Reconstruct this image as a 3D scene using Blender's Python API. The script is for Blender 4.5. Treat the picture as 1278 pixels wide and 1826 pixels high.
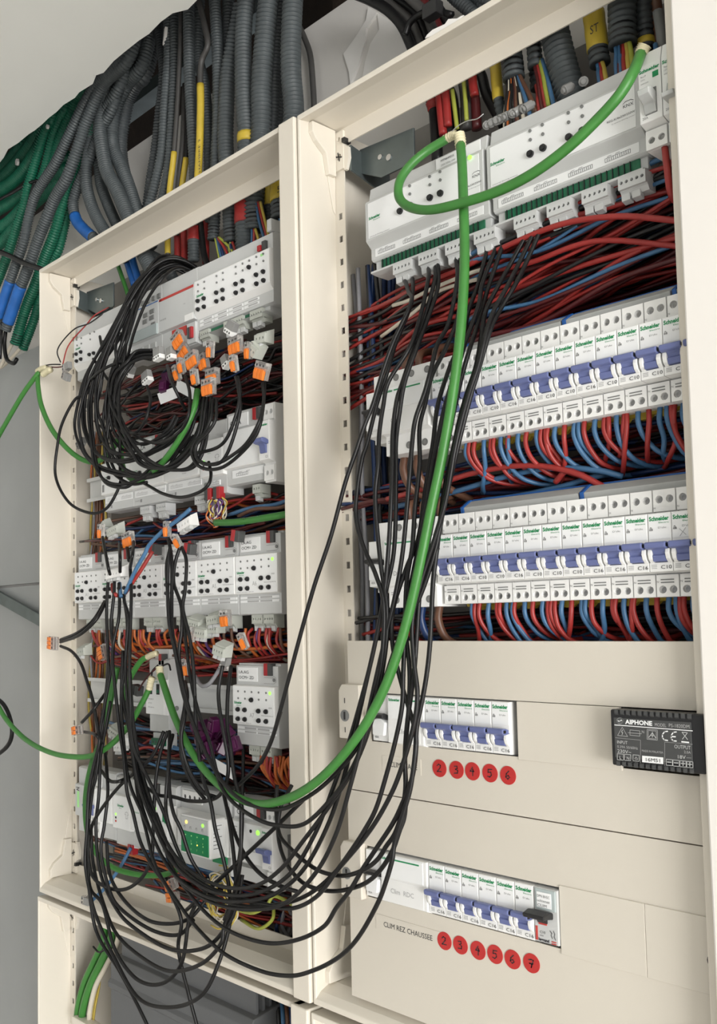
import bpy, bmesh, math, random
from mathutils import Vector, Matrix
for o in list(bpy.data.objects): bpy.data.objects.remove(o, do_unlink=True)
SC = bpy.context.scene
COL = SC.collection
RND = random.Random(7)
# ------------------------------------------------------------------ camera
# world: X along the wall, Y into the wall (0 = breaker fronts), Z up, camera at eye level Z = 0
F_PX, PPX, PPY, W_PX, H_PX = 1735.234, 444.5217, 998.9224, 1278.0, 1826.0
RX = Vector((0.646896, 0.762431, -0.014840))
RY = Vector((-0.061419, 0.032699, -0.997576))   # image down
RX.normalize(); RY = (RY - RX * RX.dot(RY)).normalized()
RZ = RX.cross(RY)                                # view direction
CAM = Vector((0.0, -0.6894, 0.0))
cam = bpy.data.cameras.new('camera'); camo = bpy.data.objects.new('camera', cam); COL.objects.link(camo)
M = Matrix((RX, -RY, -RZ)).transposed().to_4x4(); M.translation = CAM
camo.matrix_world = M
cam.sensor_fit = 'HORIZONTAL'; cam.sensor_width = 36.0
cam.lens = 36.0 * F_PX / W_PX
cam.shift_x = (W_PX / 2 - PPX) / W_PX
cam.shift_y = (PPY - H_PX / 2) / W_PX
cam.clip_start = 0.02
SC.camera = camo
def P(x, y, Y):
    """photo pixel -> point of the plane at depth Y"""
    d = RX * ((x - PPX) / F_PX) + RY * ((y - PPY) / F_PX) + RZ
    return CAM + d * ((Y - CAM.y) / d.y)
# ------------------------------------------------------------------ light
w = bpy.data.worlds.new('world'); SC.world = w; w.use_nodes = True
bg = w.node_tree.nodes['Background']; bg.inputs[0].default_value = (0.95, 0.97, 1.0, 1); bg.inputs[1].default_value = 0.52
def area(name, loc, aim, size, power, color):
    l = bpy.data.lights.new(name, 'AREA'); l.shape = 'RECTANGLE'; l.size, l.size_y = size; l.energy = power; l.color = color
    o = bpy.data.objects.new(name, l); COL.objects.link(o); o.location = loc
    o.rotation_euler = (Vector(aim) - Vector(loc)).to_track_quat('-Z', 'Y').to_euler()
    return o
area('window_light', (4.6, -2.3, -0.35), (-0.9, 0.05, 0.25), (2.2, 1.7), 292, (1.0, 0.985, 0.965))
SC.view_settings.view_transform = 'Standard'; SC.view_settings.look = 'None'
SC.view_settings.gamma = 1.0; SC.view_settings.use_curve_mapping = False; SC.view_settings.exposure = -0.06
# ------------------------------------------------------------------ materials
MATS = {}
def mat(name, col, rough=0.5, metal=0.0, noise=0.05, scale=40.0, bump=0.0, trans=0.0, emit=0.0, spec=0.5, bscale=None):
    m = bpy.data.materials.new(name); m.use_nodes = True; nt = m.node_tree; b = nt.nodes['Principled BSDF']
    tc = nt.nodes.new('ShaderNodeTexCoord'); n = nt.nodes.new('ShaderNodeTexNoise'); n.inputs['Scale'].default_value = scale; n.inputs['Detail'].default_value = 4
    nt.links.new(tc.outputs['Object'], n.inputs['Vector'])
    r = nt.nodes.new('ShaderNodeValToRGB'); c = Vector(col)
    r.color_ramp.elements[0].position = 0.3; r.color_ramp.elements[1].position = 0.7
    r.color_ramp.elements[0].color = (*(c * (1 - noise)), 1); r.color_ramp.elements[1].color = (*(c * (1 + noise * 0.6)), 1)
    nt.links.new(n.outputs['Fac'], r.inputs['Fac']); nt.links.new(r.outputs['Color'], b.inputs['Base Color'])
    b.inputs['Roughness'].default_value = rough; b.inputs['Metallic'].default_value = metal
    b.inputs['Specular IOR Level'].default_value = spec
    if trans: b.inputs['Transmission Weight'].default_value = trans; b.inputs['IOR'].default_value = 1.3
    if emit: b.inputs['Emission Color'].default_value = (*col, 1); b.inputs['Emission Strength'].default_value = emit
    if bump:
        bp = nt.nodes.new('ShaderNodeBump'); bp.inputs['Strength'].default_value = bump; bp.inputs['Distance'].default_value = 0.002
        n2 = nt.nodes.new('ShaderNodeTexNoise'); n2.inputs['Scale'].default_value = bscale or scale * 6; n2.inputs['Detail'].default_value = 3
        nt.links.new(tc.outputs['Object'], n2.inputs['Vector']); nt.links.new(n2.outputs['Fac'], bp.inputs['Height']); nt.links.new(bp.outputs['Normal'], b.inputs['Normal'])
    MATS[name] = m; return m
mat('cream', (0.75, 0.70, 0.61), 0.42, noise=0.02, scale=6, bump=0.03, bscale=900)
mat('plate', (0.665, 0.62, 0.54), 0.45, noise=0.02, scale=5, bump=0.03, bscale=900)
mat('white_plastic', (0.86, 0.86, 0.845), 0.4, noise=0.02, scale=30)
mat('label_white', (0.88, 0.89, 0.89), 0.35, noise=0.015, scale=30)
mat('grey_plastic', (0.46, 0.47, 0.46), 0.45, noise=0.03, scale=30)
mat('light_grey', (0.58, 0.59, 0.585), 0.42, noise=0.03, scale=30)
mat('beige_grey', (0.50, 0.48, 0.43), 0.5, noise=0.03, scale=30)
mat('plug_grey', (0.50, 0.52, 0.47), 0.5, noise=0.04, scale=60)
mat('duct_grey', (0.42, 0.43, 0.42), 0.5, noise=0.04, scale=30)
mat('dark_grey', (0.06, 0.062, 0.062), 0.5)
mat('mid_grey', (0.20, 0.205, 0.20), 0.5)
mat('ink_grey', (0.25, 0.25, 0.25), 0.6)
mat('ink_faint', (0.45, 0.45, 0.45), 0.6)
mat('ink', (0.03, 0.03, 0.035), 0.5)
mat('black_plastic', (0.014, 0.014, 0.015), 0.38)
mat('black_cable', (0.0065, 0.0065, 0.007), 0.42, noise=0.2, scale=80, spec=0.35)
mat('cable_grey', (0.055, 0.053, 0.050), 0.5, noise=0.15, scale=60)
mat('toggle_blue', (0.135, 0.162, 0.345), 0.38, noise=0.04)
mat('busbar_blue', (0.01, 0.09, 0.33), 0.4)
mat('brand_green', (0.012, 0.27, 0.095), 0.5)
mat('pcb_green', (0.01, 0.14, 0.065), 0.45, noise=0.25, scale=120)
mat('knx_green', (0.045, 0.20, 0.035), 0.42, noise=0.08, scale=60)
mat('conduit_green', (0.005, 0.125, 0.068), 0.5, noise=0.15, scale=60)
mat('conduit_grey', (0.068, 0.080, 0.084), 0.55, noise=0.18, scale=50)
mat('conduit_dark', (0.05, 0.058, 0.062), 0.5, noise=0.2, scale=50)
mat('tape_yellow', (0.55, 0.40, 0.04), 0.5, noise=0.12, scale=50)
mat('tape_blue', (0.015, 0.12, 0.42), 0.5, noise=0.15, scale=60)
mat('tape_red', (0.33, 0.022, 0.02), 0.5, noise=0.2, scale=60)
mat('wire_red', (0.34, 0.030, 0.026), 0.4, noise=0.12, scale=60)
mat('wire_dkred_shade', (0.085, 0.010, 0.011), 0.4, noise=0.15, scale=60)  # wire red darkened for wires in shadow; dark cables share it
mat('wire_blue', (0.055, 0.150, 0.29), 0.4, noise=0.12, scale=60)
mat('wire_dkblue', (0.012, 0.036, 0.12), 0.4, noise=0.12, scale=60)
mat('wire_black', (0.012, 0.012, 0.013), 0.4)
mat('wire_brown', (0.13, 0.06, 0.035), 0.45)
mat('wire_orange', (0.52, 0.13, 0.025), 0.42)
mat('wire_white', (0.62, 0.57, 0.47), 0.45)
mat('wire_yellow', (0.50, 0.38, 0.07), 0.45)
mat('wire_yg', (0.36, 0.40, 0.06), 0.45)
mat('wire_violet', (0.12, 0.05, 0.20), 0.45)
mat('wire_grey', (0.27, 0.27, 0.29), 0.45)
mat('lever_orange', (0.80, 0.20, 0.02), 0.35, noise=0.06)
mat('clear_plastic', (0.78, 0.76, 0.74), 0.15, noise=0.02, trans=0.80)
mat('clear_grey', (0.45, 0.45, 0.44), 0.2, noise=0.05, trans=0.45)
mat('window_clear', (0.62, 0.70, 0.70), 0.12, noise=0.02, trans=0.35)
mat('purple_plastic', (0.075, 0.007, 0.055), 0.3, noise=0.15)
mat('wrap_cream', (0.72, 0.66, 0.44), 0.5, noise=0.08)
mat('metal', (0.62, 0.63, 0.64), 0.3, metal=1.0, noise=0.1)
mat('screw_metal', (0.30, 0.30, 0.30), 0.35, metal=0.9, noise=0.2, scale=300)
mat('galvanised', (0.16, 0.19, 0.19), 0.4, metal=0.7, noise=0.2, scale=30)
mat('gear_grey', (0.115, 0.12, 0.125), 0.5, noise=0.05, scale=20, bump=0.05, bscale=400)
mat('sticker_red', (0.50, 0.028, 0.026), 0.55, noise=0.04)
mat('red_plastic', (0.38, 0.02, 0.025), 0.4)
mat('red_print', (0.50, 0.05, 0.04), 0.5)
mat('lcd_grey', (0.20, 0.22, 0.23), 0.3)
mat('copper', (0.30, 0.17, 0.11), 0.35, metal=0.6)
mat('led_green', (0.28, 1.0, 0.08), 0.3, emit=1.6)
mat('led_dim', (0.35, 0.72, 0.28), 0.3, emit=0.15)
mat('led_amber', (1.0, 0.62, 0.12), 0.3, emit=2.2)
mat('wall_paint', (0.66, 0.64, 0.605), 0.75, noise=0.08, scale=4, bump=0.12, bscale=60)
mat('wall_bare', (0.80, 0.785, 0.755), 0.8, noise=0.06, scale=8, bump=0.15, bscale=60)
mat('ceiling_paint', (0.82, 0.83, 0.80), 0.8, noise=0.05, scale=3, bump=0.15, bscale=40)
mat('panel_grey', (0.34, 0.355, 0.355), 0.28, noise=0.10, scale=5)
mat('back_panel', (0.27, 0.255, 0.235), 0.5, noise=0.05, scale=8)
mat('white_board', (0.83, 0.80, 0.76), 0.6, noise=0.02, scale=4, bump=0.05)
mat('board_edge', (0.66, 0.62, 0.56), 0.5, noise=0.02, scale=4)
mat('floor_tile', (0.76, 0.73, 0.69), 0.5, noise=0.1, scale=6)
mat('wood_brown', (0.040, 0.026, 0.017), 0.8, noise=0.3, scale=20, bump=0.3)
# ------------------------------------------------------------------ mesh helpers
class MB:
    def __init__(s): s.v = []; s.f = []
    def quad(s, a, b, c, d): i = len(s.v); s.v += [a, b, c, d]; s.f.append((i, i+1, i+2, i+3)); return s
    def poly(s, pts): i = len(s.v); s.v += list(pts); s.f.append(tuple(range(i, i+len(pts)))); return s
    def box(s, x0, x1, y0, y1, z0, z1):
        i = len(s.v)
        s.v += [(x, y, z) for x in (x0, x1) for y in (y0, y1) for z in (z0, z1)]
        s.f += [tuple(i+k for k in q) for q in ((0,1,3,2),(4,6,7,5),(0,4,5,1),(2,3,7,6),(0,2,6,4),(1,5,7,3))]
        return s
    def obox(s, c, ax, ay, az):
        """oriented box: centre and three half axes"""
        i = len(s.v)
        for a in (-1, 1):
            for b in (-1, 1):
                for d in (-1, 1): s.v.append(tuple(Vector(c) + ax*a + ay*b + az*d))
        s.f += [tuple(i+k for k in q) for q in ((0,1,3,2),(4,6,7,5),(0,4,5,1),(2,3,7,6),(0,2,6,4),(1,5,7,3))]
        return s
    def prism(s, prof, x0, x1):
        """profile of (y, z) points extruded along x"""
        i = len(s.v); n = len(prof)
        s.v += [(x0, y, z) for y, z in prof] + [(x1, y, z) for y, z in prof]
        s.f.append(tuple(range(i, i+n))); s.f.append(tuple(range(i+2*n-1, i+n-1, -1)))
        for k in range(n): s.f.append((i+k, i+n+k, i+n+(k+1) % n, i+(k+1) % n))
        return s
    def prism_y(s, prof, y0, y1):
        """profile of (x, z) points extruded along y"""
        i = len(s.v); n = len(prof)
        s.v += [(x, y0, z) for x, z in prof] + [(x, y1, z) for x, z in prof]
        s.f.append(tuple(range(i, i+n))); s.f.append(tuple(range(i+2*n-1, i+n-1, -1)))
        for k in range(n): s.f.append((i+k, i+(k+1) % n, i+n+(k+1) % n, i+n+k))
        return s
    def disc(s, cx, cz, r, y0, y1, n=14, sx=1.0):
        return s.prism_y([(cx + r*sx*math.cos(2*math.pi*k/n), cz + r*math.sin(2*math.pi*k/n)) for k in range(n)], y0, y1)
    def hole_block(s, x0, x1, z0, z1, yf, yb, holes, n=16):
        """block with round wells: holes = (cx, cz, r) ordered along x, one cell each"""
        m = len(holes); cuts = [x0] + [(holes[k][0] + holes[k+1][0]) / 2 for k in range(m-1)] + [x1]
        for k, (cx, cz, r) in enumerate(holes):
            a, b = cuts[k], cuts[k+1]; i = len(s.v)
            for q in range(n):
                t = 2*math.pi*q/n + math.pi/n; dx, dz = math.cos(t), math.sin(t)
                s.v.append((cx + r*dx, yf, cz + r*dz))
            for q in range(n):
                t = 2*math.pi*q/n + math.pi/n; dx, dz = math.cos(t), math.sin(t)
                tx = (b - cx) / dx if dx > 1e-9 else ((a - cx) / dx if dx < -1e-9 else 1e9)
                tz = (z1 - cz) / dz if dz > 1e-9 else ((z0 - cz) / dz if dz < -1e-9 else 1e9)
                tt = min(tx, tz); s.v.append((cx + tt*dx, yf, cz + tt*dz))
            for q in range(n): s.v.append((cx + r*math.cos(2*math.pi*q/n + math.pi/n), yb, cz + r*math.sin(2*math.pi*q/n + math.pi/n)))
            for q in range(n):
                p = (q+1) % n
                s.f.append((i+q, i+p, i+n+p, i+n+q)); s.f.append((i+q, i+2*n+q, i+2*n+p, i+p))
            for (X, Z) in ((a, z0), (a, z1), (b, z0), (b, z1)):     # fill the corners
                t = math.atan2(Z - cz, X - cx); q = int(math.floor((t - math.pi/n) / (2*math.pi/n))) % n
                j = len(s.v); s.v.append((X, yf, Z)); s.f.append((i+n+q, i+n+(q+1) % n, j))
            s.poly([(cx + r*math.cos(2*math.pi*q/n), yb, cz + r*math.sin(2*math.pi*q/n)) for q in range(n)])
        for q in (((x0,yf,z0),(x0,yf,z1),(x0,yb,z1),(x0,yb,z0)), ((x1,yf,z0),(x1,yb,z0),(x1,yb,z1),(x1,yf,z1)),
                  ((x0,yf,z1),(x1,yf,z1),(x1,yb,z1),(x0,yb,z1)), ((x0,yf,z0),(x0,yb,z0),(x1,yb,z0),(x1,yf,z0))): s.quad(*q)
        return s
    def mesh(s, name, bevel=0.0, smooth=False):
        me = bpy.data.meshes.new(name); me.from_pydata([tuple(v) for v in s.v], [], s.f)
        bm = bmesh.new(); bm.from_mesh(me)
        if bevel:
            bmesh.ops.remove_doubles(bm, verts=bm.verts, dist=1e-6)
            bmesh.ops.recalc_face_normals(bm, faces=bm.faces)
            es = [e for e in bm.edges if len(e.link_faces) == 2 and e.calc_face_angle(0) > 0.5]
            bmesh.ops.bevel(bm, geom=es, offset=bevel, segments=2, affect='EDGES', profile=0.5, clamp_overlap=True)
        else:
            bmesh.ops.recalc_face_normals(bm, faces=bm.faces)
        if smooth:
            for fc in bm.faces: fc.smooth = True
        bm.to_mesh(me); bm.free(); return me
    def build(s, name, m, parent=None, bevel=0.0, smooth=False, loc=None):
        return obj(name, s.mesh(name, bevel, smooth), m, parent, loc)
def obj(name, me, m, parent=None, loc=None):
    if m and not me.materials: me.materials.append(MATS[m] if isinstance(m, str) else m)
    o = bpy.data.objects.new(name, me); COL.objects.link(o)
    if parent is not None: o.parent = parent
    if loc is not None: o.location = loc
    return o
def tag(o, label=None, cat=None, group=None, kind=None):
    if label: o['label'] = label
    if cat: o['category'] = cat
    if group: o['group'] = group
    if kind: o['kind'] = kind
    return o
def thing(name, label, cat, loc=(0, 0, 0), group=None):
    o = bpy.data.objects.new(name, None); COL.objects.link(o); o.empty_display_size = 0.01; o.location = loc
    return tag(o, label, cat, group)
def copy_tree(o, parent=None):
    c = o.copy(); COL.objects.link(c)
    if parent is not None: c.parent = parent
    for ch in list(o.children): copy_tree(ch, c)
    return c
TXT = {}
def text_mesh(s, h, wd=None, align='l', bold=False):
    """flat lettering in the XZ plane facing -Y, cap height h, optional total width"""
    key = (s, round(h, 5), wd and round(wd, 5), align, bold)
    if key in TXT: return TXT[key]
    cu = bpy.data.curves.new('lettering', 'FONT'); cu.body = s; cu.size = 1.0; cu.resolution_u = 2
    if bold: cu.offset = 0.038
    to = bpy.data.objects.new('lettering', cu); me = bpy.data.meshes.new_from_object(to)
    bpy.data.objects.remove(to); bpy.data.curves.remove(cu)
    xs = [v.co.x for v in me.vertices] or [0, 1]; x0, x1 = min(xs), max(xs)
    sz = h / 0.73; sx = (wd / max(x1 - x0, 1e-6)) if wd else sz; tw = (x1 - x0) * sx
    off = {'l': 0, 'c': -tw/2, 'r': -tw}[align]
    for v in me.vertices: v.co = ((v.co.x - x0) * sx + off, 0.0, v.co.y * sz)
    me.name = 'lettering'; TXT[key] = me; return me
def text(s, x, y, z, h, m, parent, wd=None, align='l', name='lettering', bold=False):
    me = text_mesh(s, h, wd, align, bold)
    if me.materials and me.materials[0] != MATS[m]: me = me.copy(); me.materials.clear()
    return obj(name, me, m, parent, (x, y, z))
def stroke(mb, pts, t, y):
    """pen stroke: short boxes between (x, z) points"""
    for (a, b), (c, d) in zip(pts, pts[1:]):
        u = Vector((c-a, d-b)); L = u.length or 1e-6; n = Vector((-u.y, u.x)) / L * t/2; e = u / L * t/2
        mb.poly([(a-e.x+n.x, y, b-e.y+n.y), (c+e.x+n.x, y, d+e.y+n.y), (c+e.x-n.x, y, d+e.y-n.y), (a-e.x-n.x, y, b-e.y-n.y)])
    return mb
def spline(pts, per=8):
    """Catmull-Rom through points"""
    p = [Vector(q) for q in pts]; out = []
    if len(p) < 3: return [p[0].lerp(p[-1], k / per) for k in range(per + 1)]
    p = [p[0]*2 - p[1]] + p + [p[-1]*2 - p[-2]]
    for k in range(1, len(p) - 2):
        a, b, c, d = p[k-1:k+3]
        for q in range(per):
            t = q / per
            out.append(0.5 * ((2*b) + (c-a)*t + (2*a - 5*b + 4*c - d)*t*t + (3*b - a - 3*c + d)*t*t*t))
    out.append(p[-2]); return out
def tube_mesh(name, pts, r, k=6, cap=True, rad=None):
    """tube along points; rad = list of radii per point"""
    n = len(pts); v = []; f = []
    t = [(pts[min(i+1, n-1)] - pts[max(i-1, 0)]).normalized() for i in range(n)]
    u = t[0].orthogonal().normalized()
    for i in range(n):
        u = (u - t[i] * u.dot(t[i])).normalized(); w_ = t[i].cross(u); rr = rad[i] if rad else r
        for q in range(k):
            a = 2*math.pi*q/k; v.append(pts[i] + (u*math.cos(a) + w_*math.sin(a)) * rr)
    for i in range(n-1):
        for q in range(k): p = (q+1) % k; f.append((i*k+q, i*k+p, (i+1)*k+p, (i+1)*k+q))
    if cap: f.append(tuple(range(k-1, -1, -1))); f.append(tuple((n-1)*k + q for q in range(k)))
    me = bpy.data.meshes.new(name); me.from_pydata([tuple(q) for q in v], [], f)
    me.polygons.foreach_set('use_smooth', [True] * len(me.polygons)); return me
def wire(name, px, r, m, label=None, cat=None, group=None, parent=None, per=8, k=6, world=False):
    """cable through photo pixels with depths (x, y, Y), or world points"""
    pts = spline([Vector(q) if world else P(*q) for q in px], per)
    o = obj(name, tube_mesh(name, pts, r, k), m, parent)
    if label: tag(o, label, cat, group)
    return o
# ------------------------------------------------------------------ setting
FLOOR = -1.62; CEIL = 0.750; WALL_Y = 0.135
def struct(name, mb, m, parent=None, bevel=0.0):
    o = mb.build(name, m, parent, bevel)
    return tag(o, kind='structure')
struct('floor', MB().box(-3.2, 6.0, -4.5, 0.30, FLOOR-0.05, FLOOR), 'floor_tile')
struct('wall_back', MB().box(-3.2, 6.0, WALL_Y, WALL_Y+0.12, FLOOR, CEIL), 'wall_paint')
struct('wall_left', MB().box(-3.3, -3.2, -4.5, WALL_Y, FLOOR, CEIL), 'wall_paint')
# ceiling board with a torn edge in front of the open slot the conduits come through
cb = MB(); ex = -3.2; edge = []
while ex < -0.62:
    edge.append((ex, -0.012 + RND.uniform(-0.004, 0.004) + (0.007 if RND.random() < 0.15 else 0))); ex += RND.uniform(0.010, 0.034)
edge += [(-0.62, -0.010), (6.0, -0.010)]
top = [(x, y) for x, y in edge] + [(6.0, -4.5), (-3.2, -4.5)]
i0 = len(cb.v); n0 = len(top)
cb.v += [(x, y, CEIL) for x, y in top] + [(x, y + (0.006 * RND.random() if k < len(edge) else 0), CEIL + 0.0125) for k, (x, y) in enumerate(top)]
cb.f.append(tuple(range(i0, i0+n0))); cb.f.append(tuple(range(i0+2*n0-1, i0+n0-1, -1)))
for k in range(n0): cb.f.append((i0+k, i0+(k+1) % n0, i0+n0+(k+1) % n0, i0+n0+k))
struct('ceiling', cb, 'ceiling_paint')
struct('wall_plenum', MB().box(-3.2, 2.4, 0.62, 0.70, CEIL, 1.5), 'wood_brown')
struct('light_block_slab', MB().box(-3.2, 2.4, -3.4, 0.70, 1.45, 1.52), 'wood_brown')  # unseen slab above the plenum, added to block light
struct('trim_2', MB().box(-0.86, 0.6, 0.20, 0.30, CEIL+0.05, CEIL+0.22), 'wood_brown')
fr = MB().box(-1.40, -1.385, 0.17, 0.20, CEIL-0.0, CEIL+0.30).box(-1.385, -0.98, 0.17, 0.20, CEIL+0.105, CEIL+0.125).box(-1.55, -1.10, 0.10, 0.16, CEIL+0.16, CEIL+0.18)
struct('trim_3', fr, 'galvanised')
# torn paint patch: thin plaster shell on the wall
def wall_patch(px, t, m, name='plaster_flake'):
    pts = [P(x, y, WALL_Y - t) for x, y in px]
    mb = MB().prism_y([(p.x, p.z) for p in pts], WALL_Y - t, WALL_Y + 0.002)
    o = mb.build(name, m); tag(o, kind='structure'); return o
wall_patch([(656,12),(672,22),(652,50),(650,75),(640,110),(624,152),(622,128),(612,96),(628,74),(640,56),(652,36)], 0.0035, 'wall_bare', 'trim_4')
wall_patch([(672,22),(700,40),(730,76),(742,92),(690,118),(645,143),(650,112),(660,78),(676,52)], 0.0018, 'wall_bare', 'trim_5')
# grey metal panel beside the enclosures
pn = MB().box(-3.2, -1.30, WALL_Y-0.010, WALL_Y, 0.082, 0.50).box(-3.2, -1.30, WALL_Y-0.010, WALL_Y, FLOOR, 0.0775)
struct('trim_6', pn, 'panel_grey')
a, b, c, d = P(-330, 869, 0.115), P(95, 1108, 0.115), P(95, 1130, 0.115), P(-330, 889, 0.115)
sb = MB().prism_y([(q.x, q.z) for q in (a, b, c, d)], 0.112, 0.118)
tag(sb.build('steel_strap', 'galvanised', bevel=0.0006), 'flat grey steel strap slanting across the grey panel', 'strap')
# ------------------------------------------------------------------ enclosures
STRIP_Y = 0.048
def slot_strip(mb, x0, x1, z0, z1, zs, sw, sh, sx, y=STRIP_Y, t=0.0015):
    """front-facing strip with square slots (centre x = sx)"""
    zs = sorted(z for z in zs if z0 + sh < z < z1 - sh)
    mb.box(x0, sx - sw/2, y, y+t, z0, z1); mb.box(sx + sw/2, x1, y, y+t, z0, z1)
    cur = z0
    for z in zs: mb.box(sx - sw/2, sx + sw/2, y, y+t, cur, z - sh/2); cur = z + sh/2
    mb.box(sx - sw/2, sx + sw/2, y, y+t, cur, z1)
    return mb
def bracket(parent, x, z, up):
    """moulded corner piece on the side wall: stepped gusset plus holed ear on the strip"""
    s = 1 if up else -1; mb = MB()
    Z = lambda d: z - s*d
    mb.prism([(0.010, Z(0.001)), (0.0445, Z(0.001)), (0.0445, Z(0.052)), (0.034, Z(0.052)), (0.030, Z(0.030)), (0.016, Z(0.020)), (0.010, Z(0.012))], x, x + 0.0065)
    mb.prism([(0.036, Z(0.050)), (0.0478, Z(0.050)), (0.0478, Z(0.092)), (0.044, Z(0.088)), (0.039, Z(0.066))], x, x + 0.0016)
    o = mb.build('corner_bracket', 'cream', parent, bevel=0.0008)
    ear = MB()
    hx = x + 0.0098
    ear.hole_block(x + 0.0035, x + 0.0165, min(Z(0.0225), Z(0.004)), max(Z(0.0225), Z(0.004)), STRIP_Y - 0.003, STRIP_Y + 0.002, [(hx, Z(0.0120), 0.0026)])
    ear.hole_block(x + 0.0035, x + 0.0165, min(Z(0.046), Z(0.0225)), max(Z(0.046), Z(0.0225)), STRIP_Y - 0.003, STRIP_Y + 0.002, [(hx, Z(0.0315), 0.0036)])
    ear.prism_y([(x + 0.0165, Z(0.020)), (x + 0.0225, Z(0.024)), (x + 0.0235, Z(0.036)), (x + 0.0195, Z(0.048)), (x + 0.0165, Z(0.048))], STRIP_Y - 0.002, STRIP_Y + 0.002)
    ear.build('bracket_ear', 'cream', o)
    pl = MB().disc(hx, Z(0.0120), 0.0025, STRIP_Y + 0.0009, STRIP_Y + 0.0019).disc(hx, Z(0.0315), 0.0035, STRIP_Y + 0.0009, STRIP_Y + 0.0019)
    stroke(pl, [(hx - 0.0042, Z(0.0300)), (hx + 0.0042, Z(0.0330))], 0.0014, STRIP_Y - 0.0032); stroke(pl, [(hx - 0.001, Z(0.0270)), (hx + 0.001, Z(0.0360))], 0.0014, STRIP_Y - 0.0032)
    pl.box(x + 0.0172, x + 0.0215, STRIP_Y - 0.006, STRIP_Y + 0.004, min(Z(0.0145), Z(0.0190)), max(Z(0.0145), Z(0.0190)))
    pl.build('hole_shadow', 'black_plastic', o)
def enclosure(label, x0, x1, z0, z1, rails, lip=0.0245, wl=0.004, brackets=True, back=True):
    e = thing('electrical_enclosure', label, 'electrical cabinet', (0, 0, 0))
    MB().box(x0, x0+wl, -0.003, STRIP_Y+0.075, z0, z1).build('side_panel', 'cream', e, bevel=0.0012)
    MB().box(x1-lip, x1, -0.006, STRIP_Y+0.002, z0, z1).box(x1-0.003, x1, STRIP_Y, STRIP_Y+0.075, z0, z1).build('side_panel', 'cream', e, bevel=0.0065 if lip > 0.02 else 0.002)
    MB().prism([(-0.003, z1), (STRIP_Y+0.003, z1), (STRIP_Y+0.003, z1-0.005), (0.012, z1-0.0035), (-0.003, z1-0.006)], x0+wl*0.5, x1-lip*0.6).build('top_panel', 'cream', e, bevel=0.001)
    MB().prism([(-0.003, z0), (STRIP_Y+0.003, z0), (STRIP_Y+0.003, z0+0.020), (0.020, z0+0.0185), (0.004, z0+0.012), (-0.003, z0+0.006)], x0+wl*0.5, x1-lip*0.6).build('bottom_panel', 'cream', e, bevel=0.0012)
    zs = [0.4375 - 0.025*k for k in range(60)]
    slot_strip(MB(), x0+wl, x0+0.0185, z0+0.018, z1-0.004, zs, 0.0052, 0.0072, x0+0.0118).build('mounting_strip', 'cream', e)
    slot_strip(MB(), x1-0.0185, x1-wl, z0+0.018, z1-0.004, zs, 0.0052, 0.0072, x1-0.0118).build('mounting_strip', 'cream', e)
    MB().box(x0+0.0185, x1-0.012, STRIP_Y, STRIP_Y+0.0015, z1-0.0225, z1-0.004).build('mounting_strip', 'cream', e)
    MB().box(x0+0.0185, x1-0.012, STRIP_Y, STRIP_Y+0.0015, z0+0.018, z0+0.0335).build('mounting_strip', 'cream', e)
    if back: MB().box(x0+0.003, x1-0.003, 0.119, 0.1225, z0, z1).build('back_plate', 'back_panel', e)
    for (zr, xa, xb) in rails:
        MB().prism([(0.052, zr-0.0175), (0.052, zr-0.0125), (0.058, zr-0.0125), (0.058, zr+0.0125), (0.052, zr+0.0125), (0.052, zr+0.0175), (0.053, zr+0.0175), (0.053, zr+0.0135), (0.059, zr+0.0135), (0.059, zr-0.0135), (0.053, zr-0.0135), (0.053, zr-0.0175)], xa, xb).build('din_rail', 'light_grey', e)
    if brackets:
        bracket(e, x0 + wl, z1 - 0.004, True); bracket(e, x0 + wl, z0 + 0.018, False)
    return e
ZR = [0.400, 0.203, 0.058, -0.088, -0.236]
encL = enclosure('open cream metal enclosure with looped black cables and orange levered connectors', -1.283, -0.7216, -0.3745, 0.537, [(z, -1.24, -0.765) for z in ZR])
encR = enclosure('cream metal enclosure with breaker rows above screwed cover plates', -0.7196, -0.302, -0.3745, 0.537, [(z, -0.665, -0.312) for z in ZR[:3]], lip=0.021)
encL2 = enclosure('cream enclosure below, holding a dark grey finned box', -1.288, -0.7260, -1.02, -0.3815, [])
encR2 = enclosure('cream enclosure below the cover plates, only its top edge showing', -0.7236, -0.302, -1.02, -0.3835, [], lip=0.021, brackets=False)
for e, x in ((encL, -1.262), (encR, -0.695)):           # galvanised support brackets in the upper corners
    mb = MB().prism([(0.050, 0.512), (0.112, 0.500), (0.112, 0.470), (0.050, 0.484)], x, x + 0.0025)
    mb.prism_y([(x, 0.512), (x + 0.075, 0.506), (x + 0.075, 0.470), (x + 0.03, 0.470), (x, 0.486)], 0.066, 0.0685)
    o = mb.build('support_bracket', 'galvanised', e, bevel=0.0006)
    h = MB().disc(x + 0.030, 0.492, 0.0028, 0.0645, 0.0662).disc(x + 0.042, 0.487, 0.0034, 0.0645, 0.0662); h.build('rivet', 'metal', o)
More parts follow.
